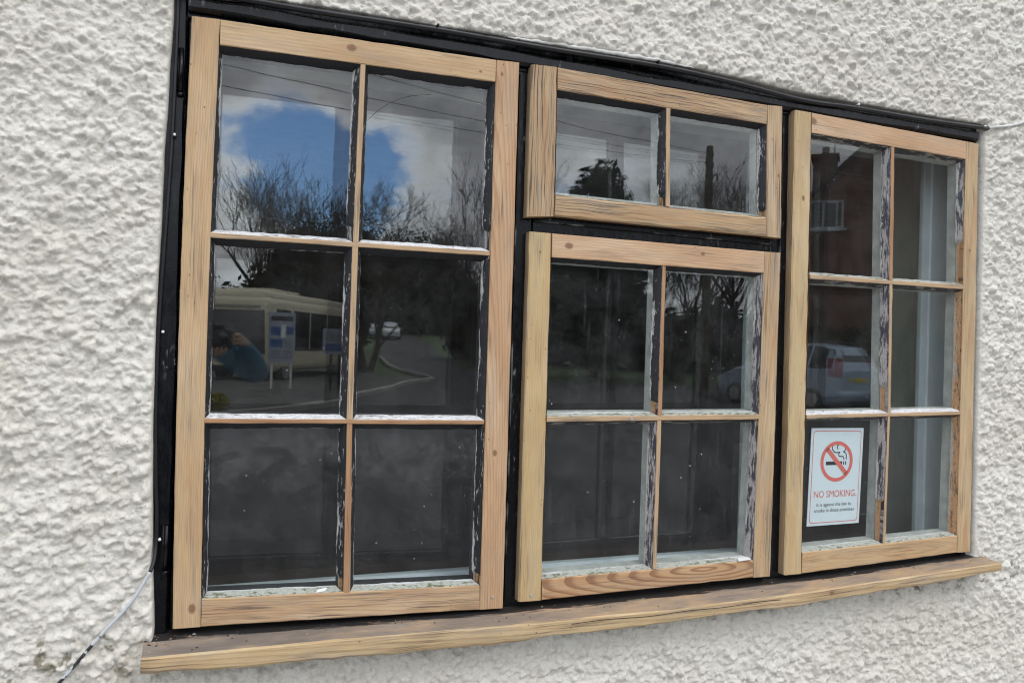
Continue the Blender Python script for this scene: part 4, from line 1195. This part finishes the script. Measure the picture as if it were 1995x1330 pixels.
def leaf_mat(name, a, b):
    m, t = newmat(name)
    oi = t.n('ShaderNodeTexCoord', out=3)
    n = t.noise(oi, 1.3, 4, 0.7)
    finish(t, t.mix(t.sm(n, 0.35, 0.65), a, b), 0.8, None, spec=0.15)
    return m
def leaves(name, blobs, count, size, mat, seed, parent=None, droop=0.0):
    rg = np.random.default_rng(seed)
    wts = np.array([b[3] * b[4] * b[5] for b in blobs]); wts = wts / wts.sum()
    bi = rg.choice(len(blobs), count, p=wts)
    B_ = np.array(blobs)[bi]
    dv = rg.normal(size=(count, 3)); dv /= np.linalg.norm(dv, axis=1)[:, None]
    rr = rg.uniform(0.45, 1.0, count) ** 0.6 * rg.uniform(0.92, 1.1, count)
    P = B_[:, :3] + dv * B_[:, 3:6] * rr[:, None]
    u = rg.normal(size=(count, 3)); u /= np.linalg.norm(u, axis=1)[:, None]
    u[:, 2] -= droop; u /= np.linalg.norm(u, axis=1)[:, None]
    w = np.cross(u, rg.normal(size=(count, 3))); w /= np.linalg.norm(w, axis=1)[:, None]
    s = size * rg.uniform(0.5, 1.3, count)[:, None]
    V = np.stack([P - u * s, P + w * s * 0.45, P + u * s, P - w * s * 0.45], 1).reshape(-1, 3)
    me = bpy.data.meshes.new(name)
    me.vertices.add(len(V)); me.vertices.foreach_set('co', V.astype(np.float32).ravel())
    nq = count
    me.loops.add(nq * 4); me.loops.foreach_set('vertex_index', np.arange(nq * 4, dtype=np.int32))
    me.polygons.add(nq); me.polygons.foreach_set('loop_start', np.arange(0, nq * 4, 4, dtype=np.int32))
    me.polygons.foreach_set('loop_total', np.full(nq, 4, np.int32))
    me.materials.append(mat); me.update(); me.validate()
    o = bpy.data.objects.new(name, me); COL.objects.link(o)
    if parent: o.parent = parent
    return o
rgw = random.Random(77)
blobs = []
for i in range(70):
    x = -32 + i * 1.05
    y = -41.5 + 0.14 * max(0, x - 8) + rgw.uniform(-2.5, 1.5)
    if 11.0 < x < 20 and y > -60: y -= 3
    h = rgw.uniform(4.2, 6.6) * (0.75 if x > 17 else 0.66 if x < 1 else 0.86 if x < 5 else 1)
    if 6.6 < x < 13.6: y -= 52; x = 8 + (x - 6.6) * 2.6; h = 13 + rgw.uniform(-2, 2)
    blobs.append((x, y, gz(x, y) + h * 0.48, rgw.uniform(1.6, 2.4) * (2.6 if y < -80 else 1), rgw.uniform(1.4, 2.2), h * 0.55))
tag(leaves('woodland', blobs, 60000, 0.22, leaf_mat('woodland_leaf', (0.022, 0.03, 0.014), (0.05, 0.045, 0.026)), 5), 'dark evergreen undergrowth massed along the far side of the road', 'woodland', kind='stuff')
core = MB()  # solid dark cores added inside the foliage to block sky coming through
for bx, by, bz, r1, r2, r3 in blobs:
    core.ball((bx, by, bz - 0.1 * r3), r1 * 0.80, r2 * 0.80, r3 * 0.82, 10, 7)
wl_ = bpy.data.objects['woodland']
core.build('sky_block_core', plain('sky_block_dark', (0.018, 0.022, 0.012), 0.9, 0.4, 3), wl_)['kind'] = 'stuff'
ct = empty('conifer_tree', (16.9, -32.6, gz(0, -32.6)))
tag(ct, 'dark dense evergreen conifer standing beyond the road', 'tree')
MB().tube([(0, 0, 0), (0.05, 0, 5), (0, 0, 10.2)], [0.28, 0.2, 0.03], 8).build('trunk', M_BARK, ct)
cb = []
rgc = random.Random(4)
for k in range(46):
    z = 1.8 + 8.4 * (k / 46)
    rr = 2.6 * (1 - ((z - 1.0) / 10.4) ** 2.4)
    a = k * 2.4
    cb.append((math.cos(a) * rr * 0.6, math.sin(a) * rr * 0.6, z, rr * 0.5 + 0.25, rr * 0.5 + 0.25, 0.5))
leaves('crown', cb, 9000, 0.26, leaf_mat('conifer_needles', (0.012, 0.02, 0.012), (0.026, 0.036, 0.018)), 9, ct, 0.6)
gs = empty('golden_shrub', (-0.02, -14.3, -0.95))
tag(gs, 'small rounded yellow green shrub at the edge of the road', 'shrub')
leaves('foliage', [(0, 0, 0.24, 0.2, 0.2, 0.2)], 900, 0.05, leaf_mat('golden_leaf', (0.35, 0.30, 0.04), (0.22, 0.22, 0.05)), 12, gs)
MB().tube([(0, 0, 0), (0, 0, 0.2)], [0.03, 0.02], 6).build('stem', M_BARK, gs)

# ---- telegraph pole and wires
tp = empty('telegraph_pole', (15.0, -20.6, -0.95))
tag(tp, 'weathered timber telegraph pole with wires across the road', 'pole')
M_POLE = plain('pole_timber', (0.085, 0.068, 0.05), 0.85, 0.25, 4)
MB().tube([(0, 0, 0), (0, 0, 8.3)], [0.16, 0.12], 12).build('pole', M_POLE, tp)
M_INS = plain('insulator', (0.10, 0.09, 0.08), 0.3)
for yy, zz in ((0.2, 7.95), (0.22, 7.6), (-0.2, 7.75)):
    MB().tube([(0, yy * 0.5, zz - 0.03), (0, yy, zz), (0, yy, zz + 0.1)], [0.03, 0.03, 0.04], 8).build('insulator', M_INS, tp)
MB().tube([(0.1, 0, 7.3), (0.32, 0.02, 7.42), (0.34, 0.02, 7.2)], 0.035, 6).build('bracket', M_POLE, tp)
M_WIRE = plain('wire', (0.012, 0.012, 0.012), 0.6)
for k, (dz, dy, ex, ey, ez) in enumerate(((7.95, -0.2, -26, 6.5, 8.05), (8.0, 0.2, -26, 8.2, 8.5), (7.7, 0.22, -26, 7.0, 7.2))):
    a, b = Vector((0, dy, dz)), Vector((ex, ey, ez))
    pts = [a.lerp(b, s / 14) - Vector((0, 0, 0.5 * 4 * (s / 14) * (1 - s / 14))) for s in range(15)]
    MB().tube(pts, 0.008, 4, cap=False).build('wire', M_WIRE, tp)

# ---- coach
M_CREAM_P = plain('cream_coachwork', (0.62, 0.56, 0.40), 0.3, 0.05, 2)
M_TYRE = plain('tyre_rubber', (0.02, 0.02, 0.02), 0.8)
M_RIM = plain('wheel_rim', (0.35, 0.35, 0.36), 0.35, metal=0.5)
M_VG = car_glass()
M_DARKTRIM = plain('dark_trim', (0.02, 0.02, 0.022), 0.5)
M_LAMP = plain('lamp_glass', (0.6, 0.6, 0.58), 0.15)
M_RED = plain('tail_lamp_red', (0.35, 0.02, 0.02), 0.2)
def wheel(parent, x, y, z, r, wd, axis):
    w_ = empty('wheel', (x, y, z)); w_.parent = parent
    ax = Vector((1, 0, 0)) if axis == 'x' else Vector((0, 1, 0))
    MB().tube([-ax * wd / 2, -ax * wd * 0.42, ax * wd * 0.42, ax * wd / 2], [r * 0.92, r, r, r * 0.92], 24).build('tyre', M_TYRE, w_, True)
    MB().tube([-ax * (wd / 2 + 0.012), ax * (wd / 2 + 0.012)], r * 0.62, 20).build('rim', M_RIM, w_)
def rounded_box(name, x0, x1, y0, y1, z0, z1, bev, mat, parent, seg=4):
    bm = bmesh.new()
    bmesh.ops.create_cube(bm, size=1.0)
    for v in bm.verts:
        v.co = Vector(((x0 + x1) / 2 + v.co.x * (x1 - x0), (y0 + y1) / 2 + v.co.y * (y1 - y0), (z0 + z1) / 2 + v.co.z * (z1 - z0)))
    bmesh.ops.bevel(bm, geom=bm.edges[:], offset=bev, segments=seg, affect='EDGES', profile=0.5)
    me = bpy.data.meshes.new(name); bm.to_mesh(me); bm.free()
    me.materials.append(mat)
    me.polygons.foreach_set('use_smooth', [True] * len(me.polygons))
    o = bpy.data.objects.new(name, me); COL.objects.link(o); o.parent = parent
    return o
co_ = empty('cream_coach', (0.33, -25.06, -0.95), R(28))
tag(co_, 'old cream coach parked beside the notice boards across the road', 'coach')
rounded_box('body', -1.2, 1.2, -8.2, 0.0, 0.42, 2.86, 0.26, M_CREAM_P, co_)
rounded_box('roof_pod', -1.05, 1.05, -7.4, -0.18, 2.55, 3.10, 0.24, M_CREAM_P, co_)
rounded_box('roof_rack', -0.7, 0.7, -3.6, -1.2, 3.05, 3.2, 0.05, M_CREAM_P, co_)
MB().add([(-1.08, 0.035, 1.02), (1.08, 0.035, 1.02), (1.04, 0.015, 2.42), (-1.04, 0.015, 2.42), (-1.08, -0.06, 1.02), (1.08, -0.06, 1.02), (1.04, -0.10, 2.42), (-1.04, -0.10, 2.42)], [(0, 1, 2, 3), (4, 7, 6, 5), (0, 4, 5, 1), (3, 2, 6, 7), (0, 3, 7, 4), (1, 5, 6, 2)]).build('windscreen', M_VG, co_)
MB().box(-0.9, 0.9, -0.04, 0.012, 2.47, 2.58).build('destination_band', plain('destination_band_grey', (0.30, 0.28, 0.22), 0.5), co_)
for y0, y1 in ((-1.75, -0.55), (-3.35, -1.85), (-4.95, -3.45), (-6.55, -5.05), (-7.9, -6.65)):
    for s in (-1, 1):
        MB().box(s * 1.19 if s < 0 else 1.19, s * 1.206 if s < 0 else 1.206, y0, y1, 1.2, 2.48).build('side_window', M_VG, co_) if s > 0 else MB().box(-1.206, -1.19, y0, y1, 1.2, 2.48).build('side_window', M_VG, co_)
rounded_box('bumper', -1.18, 1.18, -0.08, 0.10, 0.42, 0.62, 0.04, M_DARKTRIM, co_, 2)
for k in range(5):
    MB().box(-0.55, 0.55, -0.01, 0.018, 0.74 + 0.075 * k, 0.775 + 0.075 * k).build('grille_bar', M_DARKTRIM, co_)
for s in (-1, 1):
    MB().tube([(s * 0.85, -0.03, 0.9), (s * 0.85, 0.03, 0.9)], 0.13, 16).build('headlight', M_LAMP, co_)
    MB().box(s * 1.2 - 0.012, s * 1.2 + 0.012, -7.6, -0.5, 1.12, 1.19).build('trim_strip', M_DARKTRIM, co_)
    wheel(co_, s * 1.03, -1.5, 0.45, 0.45, 0.28, 'x'); wheel(co_, s * 1.03, -6.3, 0.45, 0.45, 0.28, 'x')
    MB().tube([(s * 1.15, -0.05, 2.3), (s * 1.42, 0.12, 2.25), (s * 1.42, 0.12, 1.95)], 0.02, 6).build('mirror_arm', M_DARKTRIM, co_)
    MB().box(s * 1.42 - 0.09, s * 1.42 + 0.09, 0.09, 0.13, 1.65, 2.0).build('mirror', M_DARKTRIM, co_)

# ---- cars
def car(loc, rz, L, Hh, colr, label, name, plate=(0.65, 0.5, 0.03), group=None):
    """local: front at +x, rear at -x, centre origin, ground z 0"""
    root = empty(name, loc, rz)
    tag(root, label, 'car', group)
    pm = plain(name + '_paint', colr, 0.25, 0.03, 2, spec=0.5, metal=0.3)
    k = Hh / 1.66
    st = [(2.20, .36, .60, .66, .62, .60, .40), (2.08, .24, .72, .78, .78, .76, .60), (1.5, .2, .90, .96, .86, .84, .72), (1.05, .2, .97, 1.05, .88, .86, .72),
          (0.45, .2, .99, 1.50, .89, .87, .62), (-0.2, .2, 1.0, 1.64, .89, .87, .60), (-1.2, .2, 1.02, 1.66, .89, .87, .60), (-1.9, .2, 1.03, 1.58, .87, .85, .58), (-2.12, .26, 1.02, 1.20, .84, .82, .66), (-2.2, .34, .96, 1.0, .78, .76, .62)]
    vs, fs = [], []
    for x, zb, zl, zr, wb, wm, wr_ in st:
        xx = x * L / 4.4
        ring = [(-wb * .92, zb), (-wb, zb + .2), (-wm, zl * k), (-wr_, zr * k - .05 * (zr > 1.3)), (-wr_ * .7, zr * k), (wr_ * .7, zr * k), (wr_, zr * k - .05 * (zr > 1.3)), (wm, zl * k), (wb, zb + .2), (wb * .92, zb)]
        vs += [(xx, a, b) for a, b in ring]
    n = 10
    for i in range(len(st) - 1):
        for j in range(n):
            a = i * n + j; b = i * n + (j + 1) % n
            fs.append((a, a + n, b + n, b))
    fs.append(tuple(range(n))); fs.append(tuple(reversed(range((len(st) - 1) * n, len(st) * n))))
    body = mesh('body', vs, fs, pm, root, smooth=False)
    def P(i, j, f=0.0, jn=None, i2=None):
        return Vector(vs[i * n + j])
    def panel(name_, c4, mat, off=0.012):
        c4 = [Vector(c) for c in c4]
        nn = (c4[1] - c4[0]).cross(c4[3] - c4[0]).normalized()
        ctr = sum(c4, Vector()) / 4
        if nn.dot(ctr - Vector((ctr.x * 0.6, 0, 0.9))) < 0: nn = -nn
        vv = [c + nn * off for c in c4] + [c - nn * 0.02 for c in c4]
        mesh(name_, vv, [(0, 1, 2, 3), (7, 6, 5, 4), (0, 4, 5, 1), (1, 5, 6, 2), (2, 6, 7, 3), (3, 7, 4, 0)], mat, root)
    def q4(i, i2, j, j2, m=0.10):
        a, b, c, d_ = P(i, j), P(i2, j), P(i2, j2), P(i, j2)
        ce = (a + b + c + d_) / 4
        return [p.lerp(ce, m) for p in (a, b, c, d_)]
    for j, j2 in ((2, 3), (7, 6)):
        panel('side_window', q4(4, 5, j, j2), M_VG); panel('side_window', q4(5, 6, j, j2), M_VG); panel('side_window', q4(6, 7, j, j2), M_VG)
    panel('windscreen', q4(3, 4, 3, 6, 0.08), M_VG)
    panel('rear_window', q4(7, 8, 3, 6, 0.10), M_VG)
    for s in (-1, 1):
        MB().box(-2.19 * L / 4.4, -2.0 * L / 4.4, s * 0.80 - 0.04, s * 0.80 + 0.04, 0.85 * k, 1.30 * k).build('tail_light', M_RED, root)
        MB().box(2.0 * L / 4.4, 2.16 * L / 4.4, s * 0.62 - 0.14, s * 0.62 + 0.14, 0.58 * k, 0.70 * k).build('headlight', M_LAMP, root)
        MB().tube([(0.3 * L / 4.4, s * 0.56, 1.62 * k), (-0.4, s * 0.56, 1.71 * k), (-1.5 * L / 4.4, s * 0.56, 1.69 * k), (-1.85 * L / 4.4, s * 0.56, 1.60 * k)], 0.02, 6).build('roof_rail', M_DARKTRIM, root)
        for x in (1.35, -1.35):
            wheel(root, x * L / 4.4, s * 0.80, 0.31, 0.31, 0.2, 'y')
        MB().box(0.75, 0.92, s * 0.95 - 0.08, s * 0.95 + 0.08, 1.0 * k, 1.13 * k).build('wing_mirror', pm, root)
    MB().box(-2.225 * L / 4.4, -2.19 * L / 4.4, -0.26, 0.26, 0.72 * k, 0.83 * k).build('number_plate', plain(name + '_plate', plate, 0.4), root)
    rounded_box('bumper', -2.24 * L / 4.4, -2.05 * L / 4.4, -0.82, 0.82, 0.36, 0.58, 0.05, pm, root, 2)
    return root
ax_, wx_ = Vector((-0.19, -0.98, 0)), Vector((0.98, -0.19, 0))
N_ = Vector((15.03, -14.5, 0))
cc = N_ + ax_ * 2.2 + wx_ * 0.88
car((cc.x, cc.y, -0.95), math.atan2(-0.98, -0.19), 4.4, 1.82, (0.36, 0.44, 0.55), 'silver blue people carrier seen from behind in front of the brick house', 'silver_car')
car((15.4, -75, gz(0, -75)), math.atan2(30, -3.5), 4.2, 1.75, (0.55, 0.57, 0.60), 'distant white van-like car coming round the bend', 'distant_car')
car((14.1, -79, gz(0, -79)), math.atan2(30, -3.5), 4.2, 1.5, (0.50, 0.54, 0.60), 'distant pale blue car behind the van-like one', 'distant_car')

# ---- notice boards
def board(loc, w_, z0, z1, label, blocks, posts, seed):
    root = empty('notice_board', loc)
    tag(root, label, 'notice board', 'notice boards by the coach')
    rg = random.Random(seed)
    MB().box(-w_ / 2, w_ / 2, -0.03, 0.0, z0, z1).build('panel', plain('board_panel_%d' % seed, (0.30, 0.34, 0.40), 0.5), root)
    for px in posts:
        MB().tube([(px, -0.06, 0), (px, -0.06, z1 + 0.1)], 0.035, 8).build('post', M_LAMP if seed == 1 else M_DARKTRIM, root)
    for bx0, bx1, bz0, bz1, c in blocks:
        MB().box(bx0, bx1, 0.001, 0.008, bz0, bz1).build('notice', c, root)
BL_ = plain('notice_blue', (0.05, 0.11, 0.30), 0.4); WH_ = plain('notice_white', (0.78, 0.79, 0.80), 0.4); GY_ = plain('notice_grey', (0.20, 0.22, 0.26), 0.4)
board((1.60, -21.3, -0.95), 0.74, 0.82, 2.25, 'white notice board with blue notices on two posts before the coach',
      [(-0.3, -0.05, 1.62, 1.85, BL_), (-0.02, 0.10, 1.55, 1.90, WH_), (0.13, 0.32, 1.65, 1.85, BL_), (-0.32, 0.02, 1.28, 1.5, BL_), (0.06, 0.3, 1.25, 1.48, GY_), (-0.3, -0.02, 0.95, 1.2, GY_), (0.04, 0.31, 0.95, 1.2, GY_), (-0.3, 0.3, 2.02, 2.15, M_DARKTRIM)], (-0.25, 0.28), 1)
board((3.15, -21.8, -0.95), 0.72, 1.1, 1.85, 'grey blue sign on dark posts right of the white notice board',
      [(-0.3, 0.3, 1.5, 1.72, GY_), (-0.3, 0.3, 1.2, 1.42, BL_)], (-0.12, 0.12), 2)

# ---- brick house
def brick_mat():
    m, t = newmat('red_brick')
    co = t.n('ShaderNodeTexCoord', out=3)
    s = t.t.nodes.new('ShaderNodeSeparateXYZ'); t.t.links.new(co, s.inputs[0])
    b = t.t.nodes.new('ShaderNodeTexBrick')
    t.t.links.new(t.comb(t.m('ADD', s.outputs[0], s.outputs[1]), s.outputs[2], 0.0), b.inputs['Vector'])
    b.inputs['Scale'].default_value = 1.0; b.inputs['Brick Width'].default_value = 0.225; b.inputs['Row Height'].default_value = 0.075; b.inputs['Mortar Size'].default_value = 0.008
    b.inputs['Color1'].default_value = (0.15, 0.055, 0.034, 1); b.inputs['Color2'].default_value = (0.105, 0.043, 0.028, 1); b.inputs['Mortar'].default_value = (0.14, 0.12, 0.10, 1)
    n = t.noise(co, 0.8, 4, 0.6)
    f = t.sm(n, 0.3, 0.7, 0.7, 1.2)
    finish(t, t.mix(1.0, b.outputs[0], t.comb(f, f, f), 'MULTIPLY'), 0.85)
    return m
M_BRICK = brick_mat()
M_TILE = plain('roof_tiles', (0.06, 0.045, 0.04), 0.8, 0.3, 3)
M_UPVC = plain('white_window_frame', (0.42, 0.45, 0.48), 0.4)
hs = empty('brick_house', (21.1, -17.62, -0.95), R(43.6))
tag(hs, 'red brick house with gable roof and chimney across the road', 'house')
hw, ez, az, dp = 5.0, 5.3, 10.0, 9.0
MB().add([(-hw, 0, 0), (hw, 0, 0), (hw, 0, ez), (0, 0, az), (-hw, 0, ez), (-hw, -dp, 0), (hw, -dp, 0), (hw, -dp, ez), (0, -dp, az), (-hw, -dp, ez)],
         [(1, 0, 4, 3, 2), (5, 6, 7, 8, 9), (0, 5, 9, 4), (6, 1, 2, 7)]).build('wall', M_BRICK, hs)
sl_ = (az - ez) / hw
rf = MB()
for s in (-1, 1):
    a = [(0, 0.25, az + 0.02), (s * (hw + 0.3), 0.25, ez - 0.3 * sl_ + 0.02), (s * (hw + 0.3), -dp - 0.25, ez - 0.3 * sl_ + 0.02), (0, -dp - 0.25, az + 0.02)]
    b = [(x, y, z + 0.14) for x, y, z in a]
    rf.add(a + b, [(0, 1, 2, 3), (7, 6, 5, 4), (0, 4, 5, 1), (1, 5, 6, 2), (2, 6, 7, 3), (3, 7, 4, 0)])
roof = rf.build('roof', M_TILE, hs)
MB().box(-3.4, -2.6, -1.6, -0.9, 6.2, 8.35).box(-3.46, -2.54, -1.66, -0.84, 8.351, 8.5).build('chimney', M_BRICK, roof)
MB().tube([(-3.0, -1.25, 8.5), (-3.0, -1.25, 8.8)], 0.12, 10).build('chimney_pot', M_BRICK, roof)
MB().tube([(-2.7, -1.2, 8.4), (-2.7, -1.2, 9.4)], 0.02, 6).build('aerial', M_DARKTRIM, roof)
def hwin(x0, x1, z0, z1):
    fr = MB()
    for a in ((x0, x1, z0, z0 + 0.07), (x0, x1, z1 - 0.07, z1), (x0, x0 + 0.07, z0 + 0.07, z1 - 0.07), (x1 - 0.07, x1, z0 + 0.07, z1 - 0.07), ((x0 * .58 + x1 * .42) - 0.035, (x0 * .58 + x1 * .42) + 0.035, z0 + 0.07, z1 - 0.07)):
        fr.box(a[0], a[1], -0.02, 0.05, a[2], a[3])
    f = fr.build('window', M_UPVC, hs)
    MB().box(x0 + 0.02, x1 - 0.02, -0.01, 0.02, z0 + 0.02, z1 - 0.02).build('pane', M_VG, f)
    MB().box(x0 - 0.1, x1 + 0.1, -0.02, 0.12, z0 - 0.08, z0 - 0.002).build('window_sill', M_UPVC, f)
hwin(-3.45, -2.35, 5.75, 6.7)

hd = empty('garden_hedge', (19.6, -16.1, -0.95), R(43.6))
tag(hd, 'dark clipped hedge in front of the brick house', 'hedge')
leaves('foliage', [(x, 0.0, 1.25, 0.8, 0.55, 1.25) for x in np.arange(-5.0, 5.1, 0.7)], 9000, 0.12, leaf_mat('hedge_leaf', (0.02, 0.034, 0.014), (0.035, 0.05, 0.02)), 31, hd)
hc = MB()
for x in np.arange(-5.0, 5.1, 0.7):
    hc.ball((x, 0.0, 1.2), 0.62, 0.42, 1.1, 10, 7)
hc.build('inner_branches', M_BARK, hd)

# ---- the photographer, arm bent, and the camera in the hand
def person():
    J = [((-0.27, -1.98, 0.02), .145), ((-0.25, -1.99, 0.20), .150), ((-0.22, -1.98, 0.42), .165), ((-0.20, -1.96, 0.58), .10), ((-0.185, -1.94, 0.67), .055), ((-0.165, -1.90, 0.78), .088), ((-0.155, -1.88, 0.86), .085),
         ((-0.01, -1.90, 0.575), .075), ((0.215, -1.765, 0.395), .055), ((0.165, -1.690, 0.480), .052), ((0.125, -1.652, 0.530), .036), ((0.105, -1.635, 0.545), .030),
         ((-0.40, -1.93, 0.54), .072), ((-0.44, -1.80, 0.28), .052), ((-0.20, -1.66, 0.36), .040), ((-0.06, -1.615, 0.46), .030), ((0.0, -1.61, 0.49), .028),
         ((-0.17, -1.99, -0.06), .105), ((-0.16, -1.96, -0.48), .065), ((-0.16, -2.01, -0.86), .045), ((-0.155, -1.87, -0.92), .042),
         ((-0.37, -1.98, -0.06), .105), ((-0.38, -1.95, -0.48), .065), ((-0.38, -2.01, -0.86), .045), ((-0.39, -1.87, -0.92), .042)]
    E_ = [(0, 1), (1, 2), (2, 3), (3, 4), (4, 5), (5, 6), (2, 7), (7, 8), (8, 9), (9, 10), (10, 11), (2, 12), (12, 13), (13, 14), (14, 15), (15, 16), (0, 17), (17, 18), (18, 19), (19, 20), (0, 21), (21, 22), (22, 23), (23, 24)]
    base_ = Vector((-0.27, -1.98, -0.95))
    # fingers closing on the camera grip
    def finger(root, pts, rad):
        k = root
        for p, r in zip(pts, rad):
            J.append((p, r)); E_.append((k, len(J) - 1)); k = len(J) - 1
    for i in range(4):
        z = 0.562 - 0.017 * i
        finger(11, [(0.118 - 0.002 * i, -1.622, z), (0.122, -1.600, z - 0.003), (0.110, -1.590, z - 0.005)], (0.0095, 0.0088, 0.008))
    finger(11, [(0.095, -1.652, 0.572), (0.078, -1.668, 0.575)], (0.0105, 0.0095))
    for i in range(4):
        x = 0.018 + 0.016 * i
        finger(16, [(x, -1.602, 0.487), (x + 0.014, -1.598, 0.499), (x + 0.016, -1.604, 0.512)], (0.0095, 0.0088, 0.008))
    finger(16, [(-0.005, -1.618, 0.515), (0.002, -1.622, 0.535)], (0.0105, 0.0095))
    me = bpy.data.meshes.new('person')
    me.from_pydata([Vector(p) - base_ for p, r in J], E_, [])
    o = bpy.data.objects.new('person', me); COL.objects.link(o)
    o.location = base_
    sk = o.modifiers.new('skin', 'SKIN'); sk.use_smooth_shade = True
    sv = me.skin_vertices[0].data
    for i, (p, r) in enumerate(J):
        sv[i].radius = (r, r)
        sv[i].use_root = (i == 0)
    o.modifiers.new('sub', 'SUBSURF').levels = 2
    bpy.context.view_layer.update()
    ev = o.evaluated_get(bpy.context.evaluated_depsgraph_get())
    m2 = bpy.data.meshes.new_from_object(ev)
    o.modifiers.clear()
    o.data = m2
    m2.materials.clear()
    for mt in (plain('blue_jacket', (0.035, 0.13, 0.22), 0.7, 0.2, 9), plain('dark_trousers', (0.025, 0.026, 0.032), 0.8), plain('skin', (0.36, 0.22, 0.16), 0.5), plain('brown_hair', (0.05, 0.032, 0.02), 0.6), plain('dark_shoes', (0.02, 0.018, 0.016), 0.5)):
        m2.materials.append(mt)
    idx = []
    handR, handL = Vector((0.125, -1.650, 0.525)), Vector((-0.03, -1.612, 0.475))
    for pl in m2.polygons:
        c = Vector(pl.center) + base_
        k = 0
        if c.z < -0.85: k = 4
        elif c.z < 0.06: k = 1
        elif c.z > 0.70 and c.x < -0.05:
            k = 3 if (c.z > 0.88 or (c.y < -1.91 and c.z > 0.76)) else 2
        elif (c.x > 0.05 and c.y > -1.650 and c.z > 0.522) or (c.x > -0.02 and c.x < 0.09 and c.y > -1.64 and c.z < 0.56): k = 2
        idx.append(k)
    m2.polygons.foreach_set('material_index', idx)
    m2.polygons.foreach_set('use_smooth', [True] * len(m2.polygons))
    tag(o, 'person in blue jacket and dark trousers holding a camera up to the window', 'person')
    hx = Vector((-0.165, -1.89, 0.80)) - base_
    nose = MB().ball(hx + Vector((0.015, 0.092, 0.0)), 0.014, 0.02, 0.026)
    nose.build('nose', m2.materials[2], o, True)
    for s in (-1, 1):
        MB().ball(hx + Vector((0.012 + s * 0.033, 0.082, 0.022)), 0.013, 0.008, 0.008).build('eye', plain('eye', (0.05, 0.04, 0.04), 0.2), o, True)
        MB().ball(hx + Vector((s * 0.088, 0.0, 0.0)), 0.012, 0.022, 0.034).build('ear', m2.materials[2], o, True)
    MB().ball(hx + Vector((0.014, 0.080, -0.046)), 0.024, 0.010, 0.007).build('mouth', plain('lips', (0.36, 0.14, 0.12), 0.5), o, True)
    MB().ball(hx + Vector((-0.004, -0.018, 0.045)), 0.100, 0.105, 0.085, 14, 9).build('hair', m2.materials[3], o, True)
person()
cd = empty('handheld_camera', (0.0719 + b_[0] * 0.075, -1.5791 + b_[1] * 0.075, 0.5493))
cd.rotation_euler = (0, 0, -math.atan2(0.344, 0.939))
tag(cd, 'black single lens reflex camera held in front of the window', 'camera')
rounded_box('body', -0.062, 0.062, -0.035, 0.025, -0.048, 0.036, 0.008, M_DARKTRIM, cd, 3)
rounded_box('viewfinder_hump', -0.026, 0.026, -0.03, 0.024, 0.030, 0.056, 0.008, M_DARKTRIM, cd, 3)
rounded_box('grip', 0.036, 0.066, 0.015, 0.042, -0.046, 0.030, 0.008, M_DARKTRIM, cd, 3)
MB().tube([(0, 0.02, -0.004), (0, 0.050, -0.004)], [0.033, 0.031], 24).build('lens', M_DARKTRIM, cd, True)
MB().tube([(0, 0.0501, -0.004), (0, 0.0515, -0.004)], 0.024, 24).build('front_element', M_VG, cd, True)
